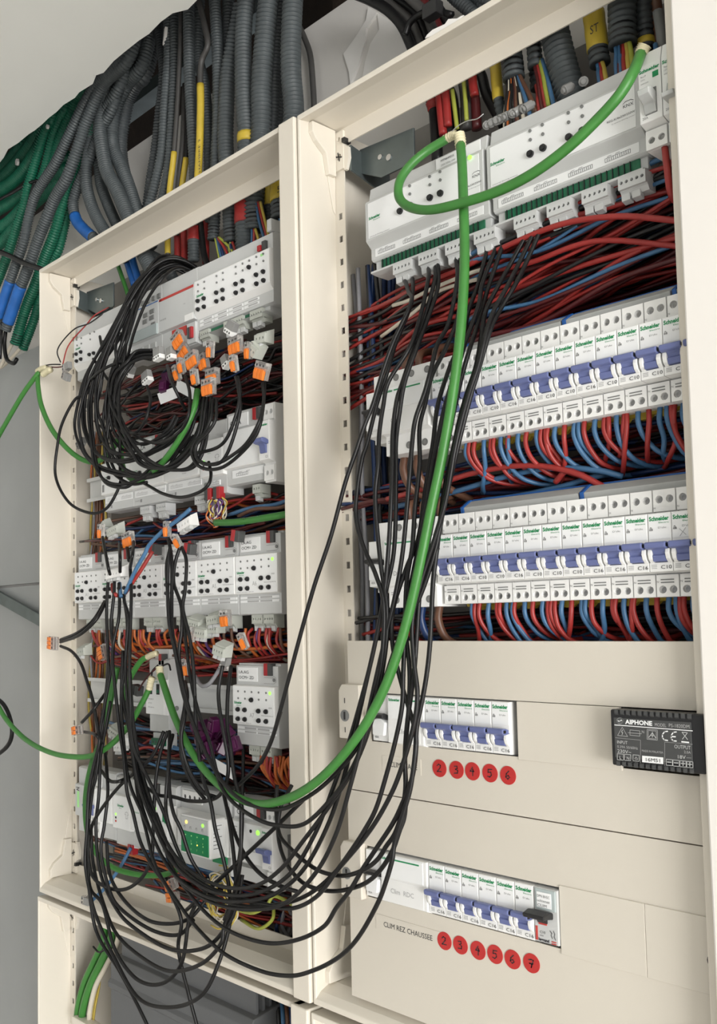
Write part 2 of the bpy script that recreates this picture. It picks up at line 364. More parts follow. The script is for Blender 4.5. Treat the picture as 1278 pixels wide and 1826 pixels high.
# cover plates of the lower part of the wide breaker enclosure
def cover(z0, z1, x0, x1, cut, name='cover_plate'):
    cx0, cx1, cz0, cz1 = cut; y0, y1 = 0.003, 0.0045; mb = MB()
    mb.box(x0, x1, y0, y1, cz1, z1); mb.box(x0, x1, y0, y1, z0, cz0); mb.box(x0, cx0, y0, y1, cz0, cz1); mb.box(cx1, x1, y0, y1, cz0, cz1)
    mb.box(x0, x0+0.0015, y1, 0.020, z0, z1); mb.box(x0, x1, y1, 0.020, z1-0.0015, z1); mb.box(x0, x1, y1, 0.020, z0, z0+0.0015)
    return mb.build(name, 'plate', encR)
CX1 = -0.3045
pl1 = cover(-0.1585, -0.0155, -0.668, CX1, (-0.6395, CX1 - 0.006, -0.1105, -0.0645))
pl2 = cover(-0.3545, -0.1595, -0.672, CX1, (-0.6490, CX1 - 0.006, -0.2570, -0.2095))
def lock_tab(parent, x, z):
    MB().prism_y([(x-0.003, z-0.026), (x+0.024, z-0.026), (x+0.024, z+0.026), (x+0.001, z+0.026), (x-0.003, z+0.020)], -0.0045, 0.003).build('lock_tab', 'plate', parent, bevel=0.001)
    MB().disc(x + 0.0055, z - 0.004, 0.0056, -0.0052, -0.0044, 18).build('lock_screw', 'mid_grey', parent)
    MB().box(x+0.0045, x+0.0065, -0.0056, -0.0050, z-0.0078, z-0.0002).build('lock_slot', 'black_plastic', parent)
    for q in (0.008, -0.020): MB().box(x+0.0052, x+0.0058, -0.0050, -0.0044, z+q, z+q+0.005).build('lock_mark', 'ink', parent)
lock_tab(pl1, -0.6715, -0.0835); lock_tab(pl2, -0.6735, -0.2335)
MB().disc(-0.3200, -0.2355, 0.0050, -0.002, 0.0035, 16).build('lock_screw', 'black_plastic', pl2)
def blank(parent, x0, x1, z0, z1, y=0.0018):
    MB().box(x0, x1, y, 0.0045, z0, z1).build('blanking_strip', 'plate', parent, bevel=0.0004)
blank(pl1, -0.4755, -0.3845, -0.1125, -0.0650)
blank(pl2, -0.4420, -0.3715, -0.2605, -0.2075); blank(pl2, -0.3713, CX1, -0.2605, -0.2075)
# white board overlapping the enclosure's far edge
wb = MB().box(-0.3135, 0.9, -0.016, -0.0065, FLOOR, CEIL); o = struct('wall_right', wb, 'white_board', bevel=0.0015)
# ------------------------------------------------------------------ DIN rail devices
CACHE = {}
def cached(key, fn):
    if key not in CACHE: CACHE[key] = fn()
    return CACHE[key]
def part(key, name, m, parent, fn, bevel=0.0, loc=None, smooth=False):
    """child mesh shared between alike devices"""
    me = cached(key, lambda: fn().mesh(name, bevel, smooth))
    return obj(name, me, m, parent, loc)
def wpart(mb, name, m, thing_, bevel=0.0, smooth=False, sub=False):
    """mesh given in world coordinates, hung under a thing (or under one of its parts when sub)"""
    o = mb.build(name, m, thing_, bevel, smooth)
    if not sub: o.location = -thing_.location
    return o
def ptext(s, xl, yl, xr, hpx, Y, m, parent, sub=False, bold=False, name='lettering'):
    a = P(xl, yl, Y); b = P(xr, yl, Y); t = P(xl, yl - hpx, Y)
    o = text(s, 0, 0, 0, t.z - a.z, m, parent, wd=abs(b.x - a.x), name=name, bold=bold)
    o.location = a - (Vector((0, 0, 0)) if sub else parent.location); return o
NUM = ['first', 'second', 'third', 'fourth', 'fifth', 'sixth', 'seventh', 'eighth', 'ninth', 'tenth', 'eleventh', 'twelfth', 'thirteenth', 'fourteenth']
MW = 0.01745
def mcb(x0, zc, rating, label, group, nose_only=False, mark=False):
    t = thing('circuit_breaker', label, 'circuit breaker', (x0, 0, zc), group)
    w_ = MW
    part('mcb_body', 'body', 'white_plastic', t, lambda: MB().prism([(0.012, 0.0400), (0.012, 0.0222), (0.0, 0.0215), (0.0, -0.0040), (0.0030, -0.0050), (0.0030, -0.0142), (0.0, -0.0148), (0.0, -0.0215), (0.012, -0.0228), (0.012, -0.0400), (0.046, -0.0400), (0.046, 0.0400)], 0, w_), bevel=0.0004)
    hl = [(0.0049, 0.0325, 0.0029), (0.0129, 0.0325, 0.0029)]
    part('mcb_tb', 'terminal_block', 'white_plastic', t, lambda: MB().hole_block(0.0003, w_-0.0003, 0.0235, 0.0398, 0.0088, 0.0121, hl))
    part('mcb_tb2', 'terminal_block', 'white_plastic', t, lambda: MB().hole_block(0.0003, w_-0.0003, -0.0398, -0.0236, 0.0088, 0.0121, [(x, -0.0345, r) for x, z, r in hl]))
    for x, z, r in hl:
        for zz in (z, -0.0345):
            part('mcb_screw', 'screw', 'screw_metal', t, lambda: MB().disc(0, 0, 0.0024, 0.0, 0.0012, 12).box(-0.0020, 0.0020, -0.0003, 0.0, -0.0003, 0.0003), loc=(x + 0.0006, 0.0108, zz - 0.0003))
    for k in (0, 1):
        part('mcb_slot', 'marking_slot', 'mid_grey', t, lambda: MB().box(0.0037, 0.0137, 0.0084, 0.0090, -0.0004, 0.0004), loc=(0, 0, -0.0272 - 0.0021*k))
    text('N', 0.0007, 0.0086, -0.0295, 0.0017, 'ink_grey', t); text('N', 0.0007, 0.0086, 0.0255, 0.0015, 'ink_grey', t)
    # toggle: hollow bar over a ribbed stem, between curved cheeks
    tg = part('mcb_toggle', 'toggle', 'toggle_blue', t, lambda: MB().prism([(-0.0086, -0.0010), (-0.0070, 0.0002), (-0.0040, 0.0), (0.0010, -0.0012), (0.0010, -0.0056), (-0.0050, -0.0054), (-0.0080, -0.0044)], 0.0003, w_-0.0011), bevel=0.0009)
    part('mcb_stem', 'toggle_stem', 'toggle_blue', tg, lambda: MB().prism([(-0.0055, -0.0048), (-0.0032, -0.0068), (-0.0022, -0.0090), (-0.0034, -0.0099), (-0.0024, -0.0142), (0.0035, -0.0145), (0.0035, -0.0030)], 0.0042, 0.0138), bevel=0.0003)
    part('mcb_toghole', 'toggle_opening', 'black_plastic', tg, lambda: MB().obox(Vector((w_-0.0011, -0.0058, -0.0025)), Vector((0.0003, 0, 0)), Vector((0, 0.0016, 0)), Vector((0, 0, 0.0012))))
    for xa, xb in ((0.0008, 0.0040), (0.0140, 0.0172)):
        part(('mcb_cheek', xa), 'toggle_cheek', 'white_plastic', t, lambda: MB().prism([(0.003, -0.0042), (-0.0038, -0.0050), (-0.0044, -0.0085), (-0.0030, -0.0125), (-0.0002, -0.0150), (0.003, -0.0150)], xa, xb), bevel=0.0005)
    part('mcb_label', 'front_label', 'label_white', t, lambda: MB().box(0.0007, w_-0.0007, -0.0003, 0.0002, 0.0026, 0.0208))
    text('Schneider', 0.0013, -0.0005, 0.0160, 0.0031, 'brand_green', t, wd=0.0150, bold=True)
    text('Electric', 0.0085, -0.0005, 0.0138, 0.0012, 'brand_green', t, wd=0.0078)
    text("D'clic", 0.0080, -0.0005, 0.0100, 0.0014, 'ink_grey', t, wd=0.0062)
    part('mcb_icon', 'padlock_mark', 'ink_grey', t, lambda: stroke(stroke(MB(), [(0.0019, 0.0094), (0.0019, 0.0107), (0.0024, 0.0112), (0.0029, 0.0107), (0.0029, 0.0094), (0.0036, 0.0094), (0.0036, 0.0088), (0.0015, 0.0088), (0.0015, 0.0096), (0.0034, 0.0096)], 0.0004, -0.0005), [(0.0036, 0.0100), (0.0036, 0.0092)], 0.0004, -0.0005))
    for k in (0, 1, 2):
        part('mcb_line', 'fine_print', 'ink_faint', t, lambda: MB().box(0.0017, 0.0058, -0.0004, 0.0002, -0.0002, 0.0002), loc=(0, 0, -0.0167 - 0.0012*k))
    text(rating, 0.0170, -0.0005, -0.0197, 0.0029, 'ink', t, wd=0.0080, align='r')
    if mark:
        stroke(stroke(MB(), [(0.006, 0.0085), (0.0105, 0.0040)], 0.0004, -0.0006), [(0.0105, 0.0090), (0.0062, 0.0035)], 0.0004, -0.0006).build('pencil_cross', 'ink_faint', t)
    return t
def rcd(x0, x1, zc, label, amps, pencil=None, full=True):
    """wide residual-current switch: black lever on a narrow end, big label with a green stripe"""
    t = thing('residual_current_switch', label, 'switch', (x0, 0, zc)); w_ = x1 - x0; a = 0.021
    MB().prism([(0.012, 0.0400), (0.012, 0.0222), (0.0005, 0.0215), (0.0005, -0.0215), (0.012, -0.0228), (0.012, -0.0270), (0.046, -0.0270), (0.046, 0.0400)], 0, a).build('lever_housing', 'white_plastic', t, bevel=0.0005)
    MB().prism([(0.010, 0.0400), (0.010, 0.0222), (-0.002, 0.0215), (-0.002, -0.0215), (0.004, -0.0235), (0.004, -0.0420), (0.046, -0.0420), (0.046, 0.0400)], a, w_).build('body', 'white_plastic', t, bevel=0.0006)
    MB().box(a + 0.001, w_ - 0.004, -0.0026, -0.0018, 0.0010, 0.0205).build('front_label', 'label_white', t, bevel=0.0003)
    MB().box(a + 0.001, w_ - 0.004, -0.0023, -0.0018, -0.0205, -0.0004).build('lower_label', 'white_plastic', t)
    MB().box(a + 0.017, w_ - 0.008, -0.0029, -0.0026, 0.0172, 0.0184).build('green_stripe', 'brand_green', t)
    text('Schneider', a + 0.0022, -0.0029, 0.0168, 0.0024, 'brand_green', t, wd=0.0135, bold=True)
    text(amps, 0.0025, 0.0002, -0.0190, 0.0022, 'ink_grey', t)
    MB().prism_y([(0.003, -0.016), (0.017, -0.016), (0.019, -0.004), (0.012, 0.001), (0.003, -0.002)], -0.004, 0.001).build('lever_cheek', 'label_white', t, bevel=0.001)
    MB().prism([(-0.0085, 0.0035), (-0.004, 0.0052), (0.001, 0.003), (0.001, -0.002), (-0.005, 0.0), (-0.0080, 0.0005)], 0.001, 0.0195).build('lever', 'black_plastic', t, bevel=0.0010)
    if full:
        n = 3
        for k in range(n):
            cx = a + (k + 0.5) * (w_ - a) / n
            for z in (0.0335, -0.0350):
                MB().disc(cx, z, 0.0034, 0.0095 if z > 0 else 0.0036, 0.012, 14).build('terminal_hole_shade', 'mid_grey', t)  # grey disc stands in for the shade inside the hole
                MB().disc(cx + 0.0006, z - 0.0004, 0.0024, 0.0092 if z > 0 else 0.0033, 0.010, 10).build('screw', 'screw_metal', t)
        for k in range(2): MB().box(a + 0.003, a + 0.012, 0.0036, 0.0042, -0.0282 - 0.0018*k, -0.0276 - 0.0018*k).build('marking_slot', 'ink_faint', t)
    if pencil:
        text(pencil, a + 0.012, -0.0025, -0.0125, 0.0045, 'ink_faint', t)
    return t
def row_mcbs(xs, zc, ratings, where, group, skip=None, mark=()):
    for k, (x, r) in enumerate(zip(xs, ratings)):
        mcb(x, zc, r, 'white %s breaker with blue toggle, %s from the wide switch, %s' % (r, NUM[k], where), group, mark=(k in mark))
# open rows
rcd(-0.6335, -0.5560, 0.2010, 'wide residual current switch with black lever, head of the upper breaker row', '40A', 'G e')
R2 = ['C16', 'C10', 'C10', 'C10', 'C16', 'C16', 'C10', 'C10', 'C16', 'C10', 'C10', 'C10', 'C16']
R2x = [-0.4985 - 0.018*3 + 0.0179*k for k in range(14)]
row_mcbs(R2x[:13] , 0.2006, R2, 'upper row', 'breakers of the upper row')
rcd(-0.6345, -0.5560, 0.0575, 'wide residual current switch with black lever, head of the lower open row', '40A', 'DC')
R3 = ['C16', 'C16', 'C10', 'C10', 'C16', 'C10', 'C10', 'C10', 'C16', 'C16', 'C16', 'C10', 'C10', 'C10']
row_mcbs([-0.5521 + 0.0179*k for k in range(14)], 0.0572, R3[:14], 'lower row', 'breakers of the lower open row', mark=(12,))
mcb(-0.4985 - 0.018*3 + 0.0179*13, 0.2006, 'C10', 'white breaker half hidden by the board edge, last of the upper row', 'breakers of the upper row')
rcd(-0.6345, -0.5712, -0.0875, 'wide residual current switch marked clim, behind the upper cover plate', '40A', 'Clim  el', full=False)
row_mcbs([-0.5706 + 0.0179*k for k in range(5)], -0.0875, ['C16']*5, 'upper cover plate', 'breakers showing through the upper cover plate')
rcd(-0.6475, -0.5722, -0.2335, 'wide residual current switch beside a lock tab, behind the lower cover plate', '40A', 'Clim  RDC', full=False)
row_mcbs([-0.5714 + 0.0179*k for k in range(6)], -0.2335, ['C16']*6, 'lower cover plate', 'breakers showing through the lower cover plate')
# black-lever breaker at the end of the lower cover row
t = thing('circuit_breaker', 'white breaker with black lever and clear name window, beside six blue toggles', 'circuit breaker', (-0.4638, 0, -0.2330))
MB().prism([(0.004, 0.0215), (0.0, 0.0210), (0.0, -0.0215), (0.012, -0.0228), (0.012, -0.040), (0.046, -0.040), (0.046, 0.040), (0.012, 0.040), (0.012, 0.0225)], 0, 0.0212).build('body', 'light_grey', t, bevel=0.0005)
MB().box(0.0015, 0.0200, -0.0012, 0.0006, 0.0040, 0.0205).build('name_window', 'window_clear', t, bevel=0.0008)
MB().box(0.0035, 0.0165, -0.0016, -0.0010, 0.0062, 0.0180).build('name_card', 'label_white', t)
for k, s_ in enumerate(('DPN BHSC', 'uchienae', 'CLIM')): text(s_, 0.0042, -0.0019, 0.0140 - 0.0036*k, 0.0022, 'ink_grey', t, wd=(0.0112, 0.0112, 0.0085)[k])
MB().prism([(-0.014, 0.0025), (-0.006, 0.0045), (0.001, 0.003), (0.001, -0.0025), (-0.007, -0.001), (-0.013, -0.001)], -0.0025, 0.0170).build('lever', 'black_plastic', t, bevel=0.0012)
MB().prism([(-0.005, -0.001), (-0.001, -0.0062), (0.002, -0.0062), (0.002, -0.001)], 0.0035, 0.0118).build('lever_stem', 'black_plastic', t)
MB().box(0.0040, 0.0112, -0.0009, 0.0004, -0.0076, -0.0062).build('red_flag', 'red_print', t)
for s_, x, z, h, m_ in (('C10', 0.0048, -0.0146, 0.0022, 'ink'), ('6000', 0.0048, -0.0168, 0.0012, 'ink'), ('legrand', 0.0035, -0.0205, 0.0024, 'ink')): text(s_, x, -0.0005, z, h, m_, t, bold=(s_ == 'legrand'))
MB().box(0.0008, 0.0026, -0.0005, 0.0002, -0.0205, -0.0095).build('red_mark', 'red_print', t)
for k in (0, 1): MB().box(0.0150, 0.0192, -0.0005, 0.0002, -0.0195 - 0.0016*k, -0.0188 - 0.0016*k).build('red_mark', 'red_print', t)
stroke(stroke(MB(), [(0.0140, -0.011), (0.0155, -0.0125), (0.0150, -0.0145), (0.0160, -0.0165)], 0.0005, -0.0005), [(0.0172, -0.0105), (0.0182, -0.0128), (0.0176, -0.0150), (0.0188, -0.0172)], 0.0005, -0.0005).build('wiring_mark', 'ink', t)
# clear comb-bar covers behind the top terminals
def busbar(x0, x1, zc, label):
    t = thing('busbar_cover', label, 'busbar', (x0, 0, zc))
    L = x1 - x0
    MB().prism([(0.0160, 0.0400), (0.0150, 0.0455), (0.0260, 0.0520), (0.0300, 0.0515), (0.0300, 0.0410)], 0.003, L - 0.001).build('cover', 'duct_grey', t, bevel=0.0006)
    MB().prism([(0.0150, 0.0402), (0.0140, 0.0460), (0.0262, 0.0534), (0.0320, 0.0530), (0.0320, 0.0402)], 0.0, 0.0032).build('end_cap', 'busbar_blue', t, bevel=0.0004)
    MB().prism([(0.0290, 0.0505), (0.0290, 0.0537), (0.0330, 0.0540), (0.0330, 0.0400), (0.0302, 0.0400), (0.0302, 0.0505)], 0.003, L - 0.001).build('back_rail', 'busbar_blue', t)
    return t
busbar(-0.5300, -0.4290, 0.2006, 'grey comb busbar cover with blue end behind the upper row of breakers')
busbar(-0.4285, -0.3370, 0.2006, 'second grey comb busbar cover behind the upper row, ending blue')
busbar(-0.3362, -0.3090, 0.2006, 'short end of busbar cover with a blue cap, upper row')
busbar(-0.5360, -0.4190, 0.0572, 'grey comb busbar cover with blue end behind the lower row of breakers')
busbar(-0.4185, -0.3080, 0.0572, 'second grey comb busbar cover behind the lower row of breakers')
# the two grey-toggle breakers at the top
for k, (x, lb) in enumerate(((-0.3478, 'white 20A breaker with grey toggle standing out, beside the long white actuator'), (-0.3298, 'white 20A breaker with grey toggle down, at the board edge'))):
    t = thing('circuit_breaker', lb, 'circuit breaker', (x, 0, 0.3950), 'grey toggle breakers')
    MB().prism([(0.012, 0.038), (0.003, 0.0335), (0.0, 0.0225), (0.0, -0.0215), (0.010, -0.0245), (0.010, -0.0400), (0.046, -0.0400), (0.046, 0.038)], 0, MW).build('body', 'white_plastic', t, bevel=0.0006)
    text('Schneider', 0.0010, -0.0003, 0.0172, 0.0026, 'brand_green', t, wd=0.0158, bold=True)
    text('Resi9', 0.0022, -0.0003, 0.0138, 0.0014, 'ink_grey', t); text('20A', 0.0022, -0.0003, -0.0192, 0.0020, 'ink_grey', t)
    text('DPN', 0.0022, -0.0003, 0.0112, 0.0012, 'ink_faint', t); text('R9PFC620', 0.0022, -0.0003, 0.0084, 0.0010, 'ink_grey', t)
    MB().box(0.0112, 0.0158, -0.0004, 0.0002, 0.0108, 0.0152).build('green_square', 'brand_green', t, bevel=0.0004)
    MB().box(0.0048, 0.0138, -0.0004, 0.0010, -0.0165, 0.0030).build('toggle_recess', 'mid_grey', t)
    if k == 0: prof = [(-0.0120, -0.0010), (-0.0060, 0.0015), (0.001, -0.0010), (0.001, -0.0160), (-0.0015, -0.0160), (-0.0030, -0.0095), (-0.0110, -0.0050)]
    else: prof = [(-0.0015, 0.0010), (0.001, 0.0010), (0.001, -0.0150), (-0.0110, -0.0135), (-0.0120, -0.0105), (-0.0045, -0.0085)]
    MB().prism(prof, 0.0044, 0.0134).build('toggle', 'grey_plastic', t, bevel=0.0006)
    MB().hole_block(0.0005, MW - 0.0005, -0.0398, -0.0250, 0.0070, 0.0102, [(0.0050, -0.0330, 0.0026), (0.0126, -0.0330, 0.0026)]).build('terminal_block', 'white_plastic', t)
    for cx in (0.0053, 0.0129): MB().disc(cx, -0.0331, 0.0023, 0.0088, 0.0101, 12).build('screw', 'screw_metal', t)
# ------------------------------------------------------------------ bus actuators
def plug(parent, x, y, z, n, m='plug_grey', tabs=True, pitch=0.0041, loc0=None):
    """screw-terminal plug with n wells and pale flags below"""
    w_ = n * pitch + 0.001
    pb = part(('plug', n, m, pitch), 'terminal_plug', m, parent, lambda: MB().hole_block(0, w_, -0.0100, 0.0, 0.0, 0.0030, [((k+0.5)*pitch + 0.0005, -0.0048, 0.0014) for k in range(n)], n=8).box(0, w_, 0.0030, 0.016, -0.0110, 0.0).prism([(0.003, -0.0100), (0.016, -0.0110), (0.016, -0.0150), (0.006, -0.0150)], 0.0, w_), loc=(x, y, z))
    part(('plugdot', n, pitch), 'screw_wells', 'mid_grey', pb, lambda: [m_ for m_ in [MB()] if all(m_.disc((k+0.5)*pitch + 0.0005, -0.0048, 0.0011, 0.0022, 0.0029, 8) for k in range(n))][0])['kind'] = 'stuff'
    if tabs:
        for s_ in range(max(1, n // 2 - (n > 4) * 0)):
            if s_ * 2 * pitch + 1.9 * pitch > w_: break
            part(('ptab', pitch), 'marker_flag', 'light_grey', pb, lambda: MB().prism([(-0.0005, -0.0095), (0.006, -0.0120), (0.006, -0.0165), (0.0, -0.0150)], 0.0004, 1.75*pitch), bevel=0.0003, loc=(s_ * 2 * pitch, 0.004, -0.003))
    return pb
def actuator(x0, zc, label, pen, led, group):
    """four-module switch actuator: white button panel on a stepped grey base"""
    t = thing('switch_actuator', label, 'actuator', (x0, 0.018, zc), group); w_ = 0.0712
    part('act_base', 'base', 'light_grey', t, lambda: MB().prism([(0.006, 0.0440), (0.006, -0.0445), (0.009, -0.0455), (0.0315, -0.0455), (0.0315, 0.0465), (0.010, 0.0465), (0.010, 0.0440)], 0.0, w_), bevel=0.0005)
    part('act_nose', 'button_panel', 'white_plastic', t, lambda: MB().prism([(0.0, 0.0215), (0.0, -0.0215), (0.0065, -0.0225), (0.0065, 0.0225)], 0.0, w_), bevel=0.0005)
    part('act_label', 'front_label', 'label_white', t, lambda: MB().box(0.001, w_-0.001, -0.0003, 0.0004, -0.0205, 0.0205))
    for cx in (0.147, 0.314, 0.477, 0.645, 0.82):
        for fz in (0.148, 0.33):
            if fz > 0.3 and cx == 0.477: continue
            part('act_led', 'indicator', 'mid_grey', t, lambda: MB().disc(0, 0, 0.0012, -0.0009, 0.0, 8), loc=(cx*w_, 0, 0.0215 - fz*0.043))
    for cx, fz in [(0.477, 0.35)] + [(c, f) for c in (0.147, 0.314, 0.645, 0.82) for f in (0.62, 0.865)]:
        part('act_btn', 'push_button', 'black_plastic', t, lambda: MB().disc(0, 0, 0.0027, -0.0022, 0.0, 12).disc(0, 0, 0.0019, -0.0036, -0.0020, 10), loc=(cx*w_, 0, 0.0215 - fz*0.043))
    part('act_led1', 'status_light', 'led_green' if led else 'mid_grey', t, lambda: MB().disc(0, 0, 0.0019 if led else 0.0011, -0.0008, 0.0, 10), loc=(0.905*w_, 0, 0.0150)) if led else None
    text('Schneider', 0.0030, -0.0005, 0.0012, 0.0028, 'brand_green', t, wd=0.0135, bold=True)
    text('Electric', 0.0075, -0.0005, -0.0012, 0.0014, 'brand_green', t, wd=0.0080)
    text('KNX', 0.0625, -0.0005, -0.0020, 0.0018, 'ink_grey', t); text('REG-K/4x230/16', 0.0500, -0.0005, -0.0105, 0.0012, 'ink_grey', t, wd=0.0195)
    text('Switch actuator REG-K', 0.0025, -0.0005, -0.0202, 0.0010, 'ink_grey', t, wd=0.030)
    if pen: text(pen, 0.0300, -0.0005, -0.0130, 0.0052, 'ink_faint', t, wd=0.0075)
    part('act_sticker', 'type_sticker', 'label_white', t, lambda: MB().box(0.004, 0.0375, 0.0052, 0.0062, 0.0262, 0.0420))
    for k, s_ in enumerate(('I.A.AG', 'OCM= ZD')): text(s_, 0.0060, 0.0048, 0.0350 - 0.0060*k, 0.0035, 'ink', t, wd=(0.017, 0.026)[k])
    part('act_red', 'bus_connector', 'red_plastic', t, lambda: MB().box(0.0505, 0.0565, 0.0030, 0.0110, 0.0335, 0.0470), bevel=0.0005)
    part('act_grey', 'bus_connector', 'dark_grey', t, lambda: MB().box(0.0567, 0.0630, 0.0030, 0.0110, 0.0335, 0.0470), bevel=0.0005)
    part('act_key', 'program_button', 'mid_grey', t, lambda: MB().disc(0.0650, 0.0290, 0.0020, 0.0050, 0.0062, 12))
    part('act_rim', 'button_outline', 'ink_grey', t, lambda: stroke(stroke(MB(), [(0.048, 0.0312), (0.062, 0.0312), (0.0645, 0.0330), (0.0680, 0.0310), (0.0680, 0.0270), (0.0645, 0.0248), (0.048, 0.0248)], 0.0004, 0.0058), [(0.0645, 0.0330), (0.0645, 0.0330)], 0.0004, 0.0058))
    for k in (0, 1):
        part('act_strip', 'marking_strip', 'label_white', t, lambda: MB().box(0.002, w_-0.003, 0.0054, 0.0062, -0.0010, 0.0018), loc=(0, 0, -0.0265 - 0.0042*k))
        for x in (0.0150, 0.0370):
            part('act_cells', 'cell_marks', 'ink_faint', t, lambda: MB().box(0, 0.0195, 0.0050, 0.0056, -0.0006, 0.0014), loc=(x, 0, -0.0265 - 0.0042*k))
    for x in (0.017, 0.037): plug(t, x, 0.009, -0.0455, 4)
    return t
acts = [(-1.2170, 'A1', 0, 'white bus actuator with black buttons, first of six, beside the slotted strip'),
        (-1.1452, 'A2', 0, 'white bus actuator with black buttons partly hidden by a loose five-way plug'),
        (-1.0734, 'A3', 0, 'white bus actuator with black buttons, third from the slotted strip'),
        (-1.0016, 'A4', 0, 'white bus actuator crossed by black cables, between its neighbours and A5'),
        (-0.9298, 'A5', 0, 'white bus actuator with black buttons pencilled A5'),
        (-0.8572, 'A6', 1, 'white bus actuator with black buttons and green light, pencilled A6')]
for x, pen, led, lb in acts: actuator(x, 0.0585, lb, pen, led, 'four-way actuators on one rail')
actuator(-0.8650, -0.0880, 'white bus actuator pencilled A7, alone on its rail beside a bare stretch', 'A7', 1, None)
# ------------------------------------------------------------------ other devices
def C(ox, oy, s):
    """crop coordinates -> photo pixels"""
    return lambda x, y: (ox + x / s, oy + y / s)
def dots(t, pts, Y, r, m, name, h=0.0012):
    for x, y in pts:
        p = P(x, y, Y) - t.location
        part((name, r, m), name, m, t, lambda: MB().disc(0, 0, r, -h, 0.0, 10), loc=p)
def buttons(t, pts, Y, r=0.0026):
    for x, y in pts:
        p = P(x, y, Y) - t.location
        part(('btn', r), 'push_button', 'black_plastic', t, lambda: MB().disc(0, 0, r, -0.0022, 0.0, 12).disc(0, 0, r*0.7, -0.0036, -0.0020, 10), loc=p)
def cells(t, x, y, z, n, pitch, m='ink'):
    """printed row of terminal boxes"""
    mb = MB()
    for k in range(n):
        a = k*pitch; stroke(mb, [(a, 0), (a, 0.003), (a+pitch, 0.003), (a+pitch, 0), (a, 0)], 0.0003, 0); stroke(mb, [(a+pitch*0.5, 0.0007), (a+pitch*0.55, 0.0023)], 0.0004, 0)
    stroke(mb, [(pitch*0.5, 0.003), (pitch*0.7, 0.0042), (pitch*1.5, 0.0042)], 0.0003, 0); stroke(mb, [(pitch*2.5, 0.003), (pitch*2.7, 0.0042), (pitch*3.5, 0.0042)], 0.0003, 0)
    o = obj('terminal_print', cached(('cells', n, pitch, m), lambda: mb.mesh('terminal_print')), m, t, (x, y, z)); return o
def unit(name, label, cat, x0, x1, zc, y=0.018, top=0.0435, bot=-0.0435, nz=0.0215, slant=False, m='white_plastic', base='light_grey', group=None, lab=True, step=0.006):
    t = thing(name, label, cat, (x0, y, zc), group); w_ = x1 - x0
    MB().prism([(step+0.004, top+0.002), (step, top), (step, bot), (0.010 + step*0.3, bot-0.0015), (0.0315, bot-0.0015), (0.0315, top+0.002)], 0, w_).build('base', base, t, bevel=0.0005)
    if slant: MB().prism([(0.0, nz), (0.0, -nz+0.002), (step+0.001, -nz-0.006), (step+0.001, nz+0.0015), (0.002, nz+0.0015)], 0, w_).build('front_panel', m, t, bevel=0.0006)
    else: MB().prism([(0.0, nz), (0.0, -nz), (step+0.0005, -nz-0.001), (step+0.0005, nz+0.001)], 0, w_).build('front_panel', m, t, bevel=0.0005)
    if lab: MB().box(0.002, w_-0.002, -0.0003, 0.0004, -nz + (0.003 if slant else 0.001), nz-0.001).build('front_label', 'label_white', t)
    return t
